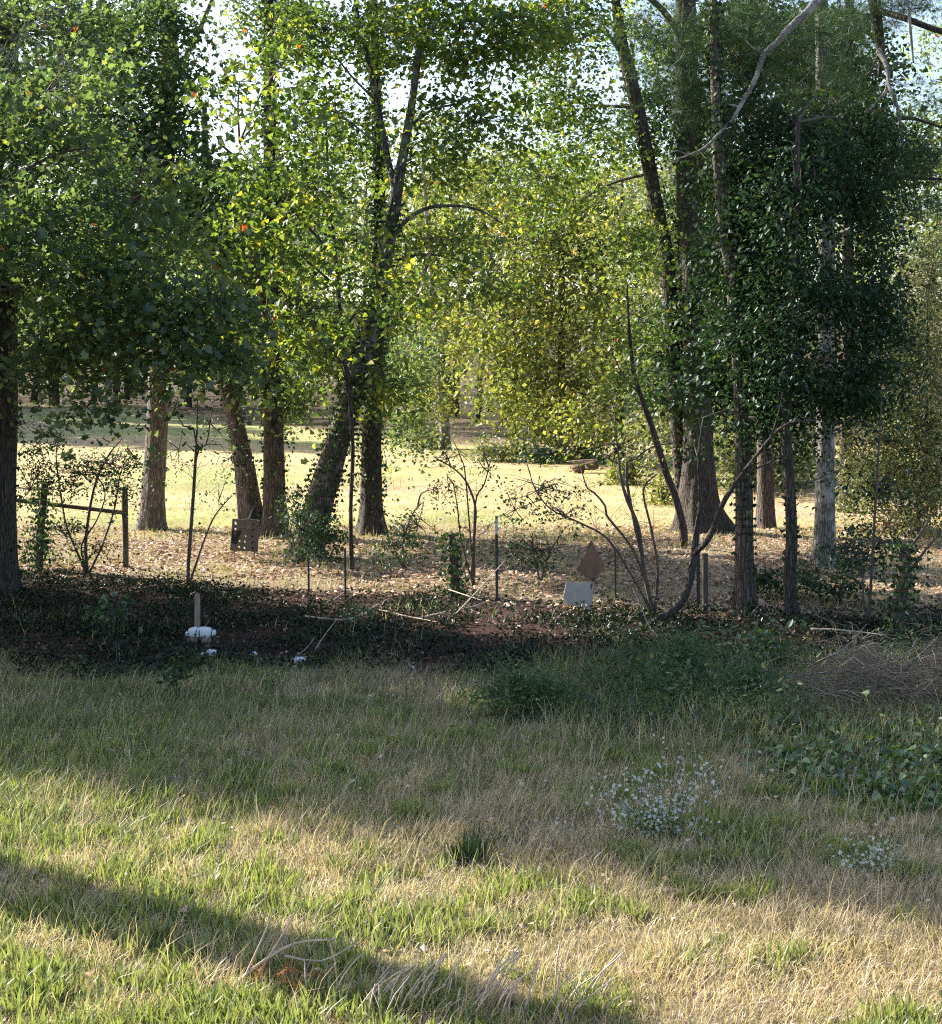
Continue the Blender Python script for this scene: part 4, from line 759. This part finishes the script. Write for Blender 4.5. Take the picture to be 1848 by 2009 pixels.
for i, (px, lab) in enumerate(((470, 'dark far tree seen left of the leaning trunk at the meadow end'), (370, 'dark far tree right of the thick grey trunk at the meadow end'), (230, 'dark far tree left of the thick grey trunk at the meadow end'), (110, 'dark far tree near the left edge at the meadow end'), (-10, 'dark far tree behind the massive left-edge trunk'))):
    far_tree('broadleaf_tree', lab, px, 800, 330, 14, [(px, 700, 0, 90, 60, 3, 30), (px + 20, 600, 0, 110, 90, 3, 36), (px - 10, 450, 1, 110, 80, 3, 26)], 'dark', leaf=.26, per=42, cr=1.1, bark='bark_dark', ckw=dict(tmean=.45, tvar=.25), d=104)
# shrubs along far meadow edge
def far_shrub(label, px, py, w, h, mat, n, per=36, leaf=.14):
    b = GP(px, py); d = b[1]; root = thing('shrub', label, 'shrub', b, 'shrubs along the far edge of the meadow'); 
    mb = MB()
    for _ in range(5): mb.tube([b, b + np.array([R.normal(0, .2), 0, m(h, d) * .5]), b + np.array([R.normal(0, .5), R.normal(0, .3), m(h, d) * .9])], [.03, .02, .01], 5, .4)
    mb.obj('stems', M['twig'], root)
    crown(root, [(px, py - h * .5, d, w / 2, h / 2, m(w, d) / 3, n)], mat, T_DIAM, leaf, [b + np.array([0, 0, .3])], per, .32, cname='foliage', flat=.7, s=.8, tmean=.45, tvar=.3)
far_shrub('low grey-green bush at the meadow edge right of the pale trunk', 985, 905, 110, 50, 'olive', 20)
far_shrub('dark low bush in front of the yellow drooping tree', 1060, 908, 90, 34, 'dark', 16)
far_shrub('pale green brush behind the far log', 1150, 900, 110, 40, 'olive', 18)
far_shrub('weedy bush right of the far log', 1240, 950, 90, 60, 'sunny', 20)
far_shrub('bushy green growth between the kinked trunk and thick trunk bases', 1300, 990, 70, 60, 'sunny', 16, leaf=.11)
far_shrub('light brush left of the pale trunk at the meadow edge', 830, 880, 80, 40, 'olive', 14)

# right side sunlit olive bushes
def bush(name, label, base, blobs, mat, leaf, per, cr, tpl=T_OVAL, ckw={}, n_st=6, dd=None):
    b = GP(*base); 
    if dd: b = P(base[0], base[1], dd); b[2] = terrain(b[0], b[1])
    d = b[1]; root = thing(name, label, 'bush', b); sk = []
    for i in range(n_st):
        bl = blobs[i % len(blobs)]; c = P(bl[0], bl[1], bl[2]); mb = MB()
        pts = [b - np.array([0, 0, .1]), (b + c) / 2 + R.normal(0, .15, 3), c]; mb.tube(pts, [.035, .025, .012], 6, .3); mb.obj('stem', M['twig'], root); sk += list(smooth(pts, [1, 1, 1], .2)[0])
    crown(root, blobs, mat, tpl, leaf, sk, per, cr, cname='foliage', **ckw); return root
bush('tree_like_bush', 'large sunlit olive-green bush filling the right edge', (1800, 1060), [(1820, 560, 38, 60, 110, 1.5, 100), (1800, 740, 37, 80, 120, 1.5, 150), (1740, 860, 37, 90, 80, 1.5, 120), (1830, 900, 36, 60, 90, 1.3, 90), (1700, 950, 38, 70, 50, 1.2, 50), (1800, 990, 36, 70, 40, 1, 26), (1930, 750, 37, 70, 250, 2, 60)], 'olive', .085, 60, .42, ckw=dict(tmean=.6, tvar=.3))
bush('broadleaf_tree', 'green tree at upper right seen between the hanging pine limbs', (1830, 1000), [(1640, 120, 44, 110, 110, 2, 60), (1860, 60, 44, 80, 50, 2, 20), (1760, 250, 44, 60, 60, 2, 20), (1820, 330, 44, 80, 110, 2, 60), (1760, 480, 44, 70, 90, 2, 34), (1880, 200, 44, 70, 90, 2, 18), (1700, 420, 45, 70, 90, 2, 24), (1850, 480, 44, 60, 80, 2, 26)], 'maple', .12, 50, .5, ckw=dict(tmean=.6, tvar=.3))['category'] = 'tree'
bush('brush_mound', 'orange-brown sunlit heap of brush at the right beyond the vine-choked stump', (1775, 1042), [(1775, 1020, 37.5, 30, 18, .5, 26)], 'litter', .12, 60, .22, ckw=dict(tmean=.7, tvar=.2))

# far wood mass behind everything
mb = MB(); tb = MB()
N = 2000; cx = R.uniform(-75, 75, N); cy = R.uniform(112, 150, N) ; cz = R.uniform(0, 1, N) ** .8 * (13 + 6 * vnoise(cx, cx * 0, 12, 3)) + terrain(cx, cy)
right = cx > -4; cy[right] = R.uniform(88, 125, right.sum())
idx = np.repeat(np.arange(N), 36); pos = np.stack([cx, cy, cz], -1)[idx] + R.normal(0, 1, (len(idx), 3)) * np.array([1.6, 1.4, 1.0])
pos[:, 2] = np.maximum(pos[:, 2], terrain(pos[:, 0], pos[:, 1]) + .2)
addleaves(mb, pos, .36, T_DIAM, .4 + R.normal(0, .25, len(idx)), s=.8)
tag(mb.obj('distant_wood', M['wood'], flat=True), 'unbroken mass of distant dark wood closing the view behind the meadow trees', 'wood', kind='stuff')
mb = MB()
for _ in range(150):
    x = R.uniform(-70, 70); y = (R.uniform(107, 130) if x < -4 else R.uniform(84, 110)); z = float(terrain(x, y)); r = R.uniform(.12, .28)
    mb.tube([(x, y, z - .3), (x + R.normal(0, .4), y, z + 6), (x + R.normal(0, .8), y, z + 13)], [r, r * .8, r * .4], 7, 2)
tag(mb.obj('distant_trunks', M['bark_dark']), 'crowd of dark distant trunks under the far wood', 'trunks', kind='stuff')

# trees beyond the left edge that shade the bank (real trees, rooted out of view)
def side_tree(label, x, y, h0, h1, rw, n, r=.3, narrow=False, leaf=.2):
    b = np.array([x, y, float(terrain(x, y))]); root = thing('shade_tree', label, 'tree', b)
    mb = MB(); mb.tube([b - np.array([0, 0, .3]), b + np.array([.1, 0, h0 * .6]), b + np.array([0, .1, h1 * .9])], [r * 1.15, r, r * .3], 20, .4, disp=barkdisp(.3, 5, .05, 4, b[2])); mb.obj('trunk', M['bark_mid'], root)
    lb = MB(); q = R.normal(0, 1, (n, 3)); q /= np.linalg.norm(q, axis=1)[:, None]; q *= (R.uniform(.2, 1, n) ** .5)[:, None]
    c = b + np.array([0, 0, (h0 + h1) / 2]) + q * np.array([rw, rw, (h1 - h0) / 2]); idx = np.repeat(np.arange(n), 60)
    pos = c[idx] + R.normal(0, 1, (len(idx), 3)) * np.array([.5, .5, .3]); addleaves(lb, pos, leaf, T_DIAM, .4 + R.normal(0, .25, len(idx))); lb.obj('crown', M['maple'], root, flat=True)
side_tree('bare-stemmed tree beyond the left edge throwing the diagonal shadow over the lawn', -9.7, 15.4, 10.5, 17, 2.0, 60, r=.40)
for lab, x, y, h0, h1, rw, n in (('shade tree beyond the left edge nearest to the lawn', -10.8, 22.1, 2.8, 10, 2.0, 190), ('tall shade tree behind the nearest one beyond the left edge', -16.5, 25.4, 5, 19, 2.1, 300),
        ('broad shade tree beyond the left edge behind the low maple boughs', -12.4, 27.6, 2.0, 9.8, 2.2, 190), ('outer shade tree standing left of the rail fence', -17, 31, 3, 12, 2.8, 200),
        ('outermost tall shade tree far left of the lawn', -24, 30.0, 8, 21, 2.1, 260)):
    side_tree(lab, x, y, h0, h1, rw, n, leaf=.26)

for lab, x, y, rw in (('big tree beyond the left edge shading the far end of the meadow, nearer one', -37, 84, 4.5), ('big tree beyond the left edge shading the far end of the meadow, middle one', -41, 94, 5), ('big tree beyond the left edge shading the far end of the meadow, farthest one', -38, 104, 5)):
    side_tree(lab, x, y, 2, 22, rw, 260, r=.5, leaf=.5)

# ------------------------------------------------------------------ ground vegetation
def blades(mb, x, y, h, w, lean, az, tint, z=None, tri=False):
    N = len(x); z = terrain(x, y) if z is None else z
    base = np.stack([x, y, z - .01], -1); L_ = np.stack([np.cos(az), np.sin(az), np.zeros(N)], -1); U = np.array([0, 0, 1.0])
    fa = R.uniform(0, 2 * math.pi, N); S_ = np.stack([np.cos(fa), np.sin(fa), np.zeros(N)], -1) * (w / 2)[:, None]
    up = np.sqrt(np.clip(1 - (lean * .92) ** 2, .05, 1))
    mid = base + U * (h * .6 * np.sqrt(up))[:, None] + L_ * (h * lean * .38)[:, None]; tip = base + U * (h * up)[:, None] + L_ * (h * lean)[:, None]
    if tri:
        V = np.stack([base - S_, base + S_, tip], 1); mb.add(V.reshape(-1, 3), np.arange(N * 3), np.full(N, 3), np.repeat(np.clip(tint, 0, 1), 3)); return
    V = np.stack([base - S_, base + S_, mid + S_ * .8, mid - S_ * .8, tip], 1)
    L = (np.array([0, 1, 2, 3, 3, 2, 4])[None] + (np.arange(N) * 5)[:, None]).reshape(-1)
    mb.add(V.reshape(-1, 3), L, np.tile([4, 3], N), np.repeat(np.clip(tint, 0, 1), 5))
def wedge(n, y0, y1, bias=1.0):
    y = y0 + (y1 - y0) * R.uniform(0, 1, n) ** bias; half = y * .298 * 1.28 + .7
    return R.uniform(-1, 1, n) * half, y
def green_mask(x, y):
    g = fbm(x, y, 1.3, 22) * .36 + fbm(x, y, .28, 51) * .64 - .022 * np.clip(x + 1.5, 0, 4) * np.clip((13 - y) / 2, 0, 1)
    left = np.clip((-x - 1.2) / 3, 0, 1) * np.clip((y - 11) / 3, 0, 1)
    return g + .10 * left
mb = MB()
def lawn(n, y0, y1, wmul=1.0, tri=False):
    x, y = wedge(n, y0, y1); k = y < 19.2 + 2.6 * fbm(x, y * .3, 1.6, 207) + R.normal(0, .35, len(x)); x, y = x[k], y[k]; n = len(x); g = green_mask(x, y); isg = g + R.normal(0, .045, n) > .538 + .075 * np.clip((y - 13) / 6, 0, 1)
    far = np.clip((y - 13) / 6, 0, 1)
    bri = np.clip((13.5 - y) / 3, 0, 1)
    h = np.where(isg, R.uniform(.04, .12, n), R.uniform(.04, .15, n)) * (1 + .15 * far)
    clump = vnoise(x, y, .5, 33); h *= .6 + .9 * clump
    w = np.where(isg, R.uniform(.006, .014, n), R.uniform(.004, .0085, n)) * wmul
    lean = np.where(isg, R.uniform(.1, .8, n), R.uniform(.35, 1.05, n))
    flow = (fbm(x, y, .45, 61) - .5) * 12 + .3; az = np.where(isg, R.uniform(0, 6.28, n), flow + R.normal(0, 1.3, n))
    t = np.where(isg, R.normal(.34, .11, n) - .04 * far, R.normal(.78, .19, n) - .16 * far + (vnoise(x, y, .8, 71) - .5) * .25)
    blades(mb, x, y, h, w, lean, az, t, tri=tri or y0 > 13)
lawn(90000, 8.6, 13.2); lawn(45000, 8.61, 13.1, 1.0, True); lawn(125000, 13.01, 17.5, 1.3); lawn(80000, 17.5, 21.8, 1.4)
# broad-bladed bright green clumps
n = 1300; cx, cy = wedge(n * 3, 8.8, 17.5, 1.2); k = green_mask(cx, cy) > .52; cx = cx[k][:n]; cy = cy[k][:n]; n = len(cx); i = np.repeat(np.arange(n), 16); N = len(i)
x = cx[i] + R.normal(0, .07, N); y = cy[i] + R.normal(0, .06, N); ct = R.normal(.38, .04, n)
blades(mb, x, y, R.uniform(.09, .2, N), R.uniform(.012, .024, N), R.uniform(.1, .6, N), np.arctan2(y - cy[i], x - cx[i]) + R.normal(0, .4, N), ct[i] + R.normal(0, .05, N))
# long arching grey-green blades at left, long straw bents elsewhere
n = 3600; x = R.uniform(-6.6, -2.6, n); y = R.uniform(12.6, 18.0, n); k = vnoise(x, y, .9, 81) > .38; x, y = x[k], y[k]; n = len(x)
blades(mb, x, y, R.uniform(.2, .4, n), R.uniform(.006, .011, n), R.uniform(.4, .95, n), R.normal(.4, 1.3, n), R.normal(.2, .09, n))
x, y = wedge(7000, 9, 19.5); n = len(x); blades(mb, x, y, R.uniform(.2, .42, n), R.uniform(.004, .007, n), R.uniform(.3, .95, n), R.normal(.35, 1.2, n), R.normal(.84, .12, n))
# sparse tufts in the undergrowth and litter
x, y = wedge(16000, 20.5, 37); n = len(x); k = (vnoise(x, y, 1.1, 91) > .5) & ((y > np.maximum(30 - .45 * (x + 8.3), 24.9)) | (R.uniform(0, 1, n) < .3)); x, y = x[k], y[k]; n = len(x)
blades(mb, x, y, R.uniform(.1, .32, n), R.uniform(.006, .012, n), R.uniform(.2, .8, n), R.uniform(0, 6.28, n), R.normal(.45, .2, n))
tag(mb.obj('grass', M['grass'], flat=True), 'rough lawn of matted straw and bright green grass blades', 'grass', kind='stuff')
mb = MB(); n = 42000; y = 36 + 42 * R.uniform(0, 1, n) ** 1.4; x = R.uniform(-1, 1, n) * (y * .33 + 1)
blades(mb, x, y, R.uniform(.05, .14, n), R.uniform(.012, .03, n), R.uniform(.2, .8, n), R.uniform(0, 6.28, n), np.clip(.45 + (fbm(x, y * 2, 9, 25) - .5) * 1.8 + (fbm(x, y * 3, 3, 26) - .5) + R.normal(0, .18, n), 0, 1), tri=True)
tag(mb.obj('meadow_grass', M['fieldgrass'], flat=True), 'short sunlit meadow grass beyond the trees', 'grass', kind='stuff')

mb = MB(); n = 26000; x, y = wedge(n, 25, 40); k = (fbm(x, y * 1.6, 2.4, 101) < R.uniform(.4, .62, n)) & (y > np.maximum(30.6 - .45 * (x + 8.3), 25.4)); x, y = x[k], y[k]; n = len(x)
blades(mb, x, y, R.uniform(.06, .22, n), R.uniform(.008, .018, n), R.uniform(.2, .95, n), R.uniform(0, 6.28, n), np.clip(R.normal(.66, .2, n), 0, 1), tri=True)
tag(mb.obj('straw_grass', M['grass'], flat=True), 'dry straw grass growing between the drifts of fallen leaves', 'grass', kind='stuff')
# fallen leaves
mb = MB(); n = 62000; x, y = wedge(n, 24.0, 38.5); k = (fbm(x, y * 1.6, 2.4, 101) * .6 + .4 * vnoise(x, y, .4, 102) > R.uniform(.3, .58, n)) & (y + vnoise(x, y, .8, 103) > np.maximum(30.3 - .45 * (x + 8.3), 25.2) + R.normal(0, .35, n)); x, y = x[k], y[k]; n = len(x)
pos = np.stack([x, y, terrain(x, y) + R.uniform(0, .035, n)], -1); mb.leaves(pos, rdir(n, (-.3, .3)), rnorm(n, .45), R.uniform(.035, .12, n), T_LITTER, np.clip(R.normal(.55, .27, n), 0, 1))
n = 4200; x, y = wedge(n, 18.5, 25); pos = np.stack([x, y, terrain(x, y) + .02], -1); mb.leaves(pos, rdir(n, (-.3, .3)), rnorm(n, .4), R.uniform(.03, .07, n), T_LITTER, np.clip(R.normal(.2, .22, n), 0, 1))  # leaves on the bank tinted darker to paint in its shade
n = 900; x, y = wedge(n, 8.8, 19); pos = np.stack([x, y, terrain(x, y) + R.uniform(.02, .08, n)], -1); mb.leaves(pos, rdir(n, (-.4, .4)), rnorm(n, .4), R.uniform(.03, .07, n), T_LITTER, np.clip(R.normal(.55, .3, n), 0, 1))
tag(mb.obj('fallen_leaves', M['litter'], flat=True), 'carpet of fallen orange and tan leaves under the trees', 'fallen leaves', kind='stuff')

# undergrowth on the bank, its shade painted into the leaf colour
def cover(name, label, n, f, size, mat, tpl, hh, clump, tint, cat='undergrowth', stems=0, s=.6, droop=(0, 1.1)):
    cx, cy = f(n); mb = MB(); i = np.repeat(np.arange(len(cx)), clump); N = len(i); x = cx[i] + R.normal(0, .16, N); y = cy[i] + R.normal(0, .14, N)
    hc = hh * R.uniform(.4, 1.2, len(cx))[i]; z = terrain(x, y) + np.abs(R.normal(0, .5, N)) * hc
    addleaves(mb, np.stack([x, y, z], -1), size, tpl, tint[0] + R.normal(0, tint[1], N) + (vnoise(x, y, 1.1, 12) - .5) * .3, droop, s)
    o = mb.obj(name, M[mat], flat=True); tag(o, label, cat, kind='stuff'); return o
def region(poly_fn, n, y0, y1):
    x, y = wedge(n * 6, y0, y1); k = R.uniform(0, 1, len(x)) < poly_fn(x, y); return x[k][:n], y[k][:n]
yb = lambda x: np.maximum(30 - .45 * (x + 8.3), 24.9)
bank = lambda n: region(lambda x, y: (y > 18.6 + 2.6 * fbm(x, y * .3, 1.6, 207)) * (y < yb(x) + .6 * vnoise(x, y, .6, 16)) * (.25 + 1.0 * (vnoise(x, y, 1.0, 5) > .42)), n, 18.8, 31)
cover('undergrowth', 'low undergrowth and ivy covering the bank, leaves coloured darker for its shade', 4000, bank, .06, 'shaded_bankleaf', T_DIAM, .20, 16, (.3, .25))
rw = lambda n: region(lambda x, y: np.clip((x - .2 - (y - 17) * .1) / 2.2, 0, 1) * np.clip((y - 15.2 + (x - 2) * .2) / 1.6, 0, 1) * (y < 21.2) * ~((x > 3.7) & (y > 17.0) & (y < 20)) * (.12 + 1.3 * (fbm(x, y, .8, 6) > .52)), n, 14.2, 21.4)
cover('weeds', 'dense deep-green feathery weeds on the right side of the bank', 1900, rw, .065, 'weed', T_LANCE, .5, 26, (.4, .28), s=.9, droop=(-.9, .8))
cover('broadleaf_weeds', 'grey-green broad weeds mixed through the right-hand thicket', 420, rw, .085, 'olive', T_OVAL, .5, 16, (.05, .2))
rw2 = lambda n: region(lambda x, y: (x > .8) * (y > 15.6) * (y < 20.7), n, 14.5, 21)
x, y = rw2(7500); n = len(x); mb = MB(); blades(mb, x, y, R.uniform(.15, .5, n), R.uniform(.005, .01, n), R.uniform(.1, .9, n), R.uniform(0, 6.28, n), R.normal(.5, .28, n)); tag(mb.obj('tall_dry_grass', M['grass'], flat=True), 'tall dry grass stems standing through the right-hand weeds', 'grass', kind='stuff')
# ivy patch bottom right
def ivyf(n):
    x = R.uniform(2.9, 7.2, n * 3); y = 13.7 + R.uniform(0, 1, n * 3) * 3.6; k = ((x - 5.3) / 2.5) ** 2 + ((y - 15.5) / 1.7) ** 2 + (vnoise(x, y, .5, 7) - .5) * .9 < 1; return x[k][:n], y[k][:n]
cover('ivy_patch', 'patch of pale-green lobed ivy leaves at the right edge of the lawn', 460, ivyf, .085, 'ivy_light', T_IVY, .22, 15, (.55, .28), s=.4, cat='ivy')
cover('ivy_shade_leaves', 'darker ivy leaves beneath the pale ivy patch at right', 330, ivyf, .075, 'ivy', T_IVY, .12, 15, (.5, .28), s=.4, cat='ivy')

def weedbush(name, label, base, blobs, mat='weed', tpl=T_LANCE, leaf=.09, per=60, cr=.14, st=14, cat='weed', ckw={}):
    b = GP(*base); root = thing(name, label, cat, b); sk = []; mb = MB()
    for i in range(st):
        bl = blobs[i % len(blobs)]; c = P(bl[0] + R.normal(0, bl[3] * .4), bl[1] + R.normal(0, bl[4] * .3), bl[2]); p0 = np.array([c[0] * .5 + b[0] * .5, bl[2], 0]); p0[2] = terrain(p0[0], p0[1])
        mb.tube([p0, (p0 + c) / 2 + np.array([0, 0, .05]), c], [.006, .005, .003], 4, .1); sk += [p0, c]
    mb.obj('stems', M['weed'], root, kind='stuff')
    kw = dict(flat=.8, s=1.0, droop=(-1.0, .7), twigs=False, shell=.0, cname='foliage'); kw.update(ckw)
    crown(root, blobs, mat, tpl, leaf, sk, per, cr, **kw); return root
weedbush('green_bush', 'rounded feathery bright-green bush at the lawn edge in the centre', (1025, 1425), [(1030, 1355, 17.6, 70, 60, .3, 26), (975, 1400, 17.4, 44, 30, .25, 10), (1080, 1400, 17.4, 46, 34, .25, 12)], cr=.19)
weedbush('green_bush', 'tall feathery weed clump right of the short split stick', (1340, 1420), [(1330, 1300, 19, 60, 60, .4, 26), (1300, 1370, 18, 50, 40, .4, 14)], cr=.17)
weedbush('green_bush', 'leafy green weed clump in the middle of the right thicket', (1480, 1430), [(1470, 1370, 18, 60, 50, .4, 30)], cr=.17, leaf=.075)
weedbush('green_bush', 'broad-leaved weed standing up among the poles at right', (1500, 1330), [(1500, 1280, 20.5, 50, 34, .3, 12)], mat='ivy_light', tpl=T_OVAL, leaf=.11, per=16, cr=.16, ckw=dict(tmean=.35, tvar=.15))
weedbush('green_bush', 'pale broad-leaved weed growing on the dark bank at left', (218, 1262), [(215, 1190, 22.5, 50, 40, .3, 10)], mat='ivy_light', tpl=T_OVAL, leaf=.10, per=12, cr=.16, ckw=dict(tmean=.15, tvar=.12))
weedbush('green_bush', 'small leafy weed beside the long forked stick left of centre', (705, 1245), [(708, 1205, 23, 26, 34, .2, 9)], mat='ivy_light', tpl=T_OVAL, leaf=.06, per=22, cr=.12, ckw=dict(tmean=.3, tvar=.2))
weedbush('green_bush', 'low round-leaved weed below the white bundle', (345, 1370), [(340, 1345, 18.5, 30, 20, .2, 8)], mat='ivy', tpl=T_OVAL, leaf=.08, per=20, cr=.12)
weedbush('green_bush', 'dry purplish-grey flower stalks at the lawn edge right of the green bush', (1180, 1385), [(1160, 1345, 18.4, 60, 34, .3, 18), (1070, 1330, 18.8, 50, 30, .3, 10)], mat='olive', tpl=T_LANCE, leaf=.05, per=26, cr=.12, ckw=dict(tmean=.1, tvar=.15))
# upright dark-green clump in the lawn
b = GP(918, 1692); root = thing('grass_clump', 'upright dark-green broad-bladed clump in the middle of the lawn', 'weed', b); mb = MB(); n = 60
x = b[0] + R.normal(0, .08, n); y = b[1] + R.normal(0, .09, n); blades(mb, x, y, R.uniform(.15, .34, n), R.uniform(.018, .03, n), R.uniform(.05, .45, n), np.arctan2(y - b[1], x - b[0]), R.normal(.5, .2, n)); mb.obj('blades', M['ivy'], root, flat=True)

# white asters
def aster(label, base, cpx, n, nst):
    b = GP(*base); root = thing('white_aster', label, 'flowers', b); st = MB(); fl = MB(); ce = MB(); lf = MB()
    heads = []
    for k in range(nst):
        px = R.normal(cpx[0], cpx[2] * .5); py = R.normal(cpx[1], cpx[3] * .45); dd = b[1] + R.normal(0, .16); e = P(px, py, dd)
        p0 = b + np.array([(e[0] - b[0]) * .25 + R.normal(0, .04), R.normal(0, .06), 0]); p0[2] = terrain(p0[0], p0[1]); e[2] = max(e[2], p0[2] + .12)
        md = (p0 + e) / 2 + np.array([-(e[0] - p0[0]) * .15, 0, .05]); st.tube([p0, md, e], [.002, .0016, .001], 4, .06)
        for _ in range(n // nst):
            t = R.uniform(.45, 1.05); q = p0 * (1 - t) + e * t + R.normal(0, .045, 3); heads.append(q); st.tube([p0 * (1 - t * .9) + e * t * .9, q], [.001, .0008], 3, .2, cap=False)
        for _ in range(7):
            t = R.uniform(.1, .9); lf.leaves((p0 * (1 - t) + e * t)[None], rdir(1, (-.6, .6)), rnorm(1, .8), np.array([R.uniform(.03, .05)]), T_LANCE, R.uniform(.2, .7, 1))
    heads = np.array(heads); N = len(heads)
    pv = [(0, 0, 0)]; pl = []; ps = []
    for i in range(9):
        a = i / 9 * 2 * math.pi; pv += [(.6 * math.cos(a - .22), .6 * math.sin(a - .22), .05), (math.cos(a), math.sin(a), .1), (.6 * math.cos(a + .22), .6 * math.sin(a + .22), .05)]
        pl += [0, 1 + 3 * i, 2 + 3 * i, 3 + 3 * i]; ps += [4]
    nr = rnorm(N, .6); nr[:, 1] -= .5; nr /= np.linalg.norm(nr, axis=1)[:, None]; dr = np.cross(nr, np.array([1, .2, .1])); 
    fl.leaves(heads, dr, nr, R.uniform(.011, .019, N), (np.array(pv), pl, ps), R.uniform(.3, 1, N))
    dv = (np.array([(math.cos(a) * .3, math.sin(a) * .3, .12) for a in np.linspace(0, 6.28, 6, endpoint=False)]), list(range(6)), [6]); ce.leaves(heads, dr, nr, R.uniform(.010, .014, N), dv, .9)
    st.obj('stems', M['weed'], root, kind='stuff'); lf.obj('leaves', M['weed'], root, flat=True, kind='stuff'); fl.obj('flower_heads', M['petal'], root, flat=True, kind='stuff'); ce.obj('flower_centres', M['ivy_light'], root, flat=True, kind='stuff')
aster('larger spray of tiny white aster flowers in the shaded grass right of centre', (1300, 1650), (1292, 1540, 150, 120), 620, 48)
aster('smaller spray of tiny white aster flowers near the right edge of the lawn', (1725, 1728), (1722, 1668, 90, 66), 170, 20)

# brush heap of fine dry twigs at right
b = GP(1760, 1420); root = thing('brush_heap', 'heap of fine brown dry twigs and vines at the right edge below the stump', 'brush', b)
mb = MB()
for i in range(2300):
    px = R.uniform(1570, 1990); top = 1225 + 95 * vnoise(px, 0, 70, 3) + np.clip((1700 - px) * .55, 0, 110)
    py = R.uniform(top, 1440); d = R.uniform(17.2, 19.6); p = P(px, py, d); p[2] = max(p[2], terrain(p[0], p[1]) + .03)
    a = R.normal(.35, .8); l = R.uniform(.25, .8); v = np.array([math.cos(a), R.normal(0, .35), -.25 + .6 * math.sin(a)]) * l * (1 if R.uniform() > .3 else -1)
    q = p + v; q[2] = max(q[2] - .25 * l, terrain(q[0], q[1]) + .02); mb.tube([p, (p + q) / 2 + np.array([0, 0, .18 * l]), q], [.006, .005, .003], 3, .16, cap=False)
mb.obj('dry_twigs', M['twigbrown'], root, kind='stuff')
for s_ in ([(1600, 1300), (1660, 1270), (1700, 1225)], [(1700, 1390), (1760, 1330), (1800, 1250)], [(1820, 1400), (1780, 1340), (1700, 1300), (1660, 1302)], [(1650, 1400), (1700, 1372), (1790, 1368), (1850, 1350)], [(1840, 1250), (1800, 1290), (1740, 1350)], [(1540, 1330), (1640, 1318), (1740, 1322), (1850, 1312)], [(1600, 1362), (1680, 1332), (1760, 1316), (1810, 1280)]):
    mb = MB(); mb.tube([P(x, y, 18) for x, y in s_], [.012, .01, .008, .005], 5, .1); mb.obj('stick', M['deadwood'], root)
# dead vine tangle hanging at the upper left
b = P(20, 60, 21.5); root = thing('bare_vines', 'tangle of pale bare hanging vines in the upper left corner', 'vines', b); mb = MB()
for i in range(70):
    px = R.uniform(-60, 190); py = R.uniform(-90, 120); d = R.uniform(20.8, 21.8); pts = [P(px, py, d)]; a = R.uniform(0, 6.28)
    for k in range(5): a += R.normal(0, .6); pts.append(pts[-1] + np.array([math.cos(a) * .16, R.normal(0, .04), math.sin(a) * .1 - .12]))
    mb.tube(pts, np.linspace(.006, .002, 6), 3, .06, cap=False)
mb.obj('vine_stems', M['deadwood'], root, kind='stuff')
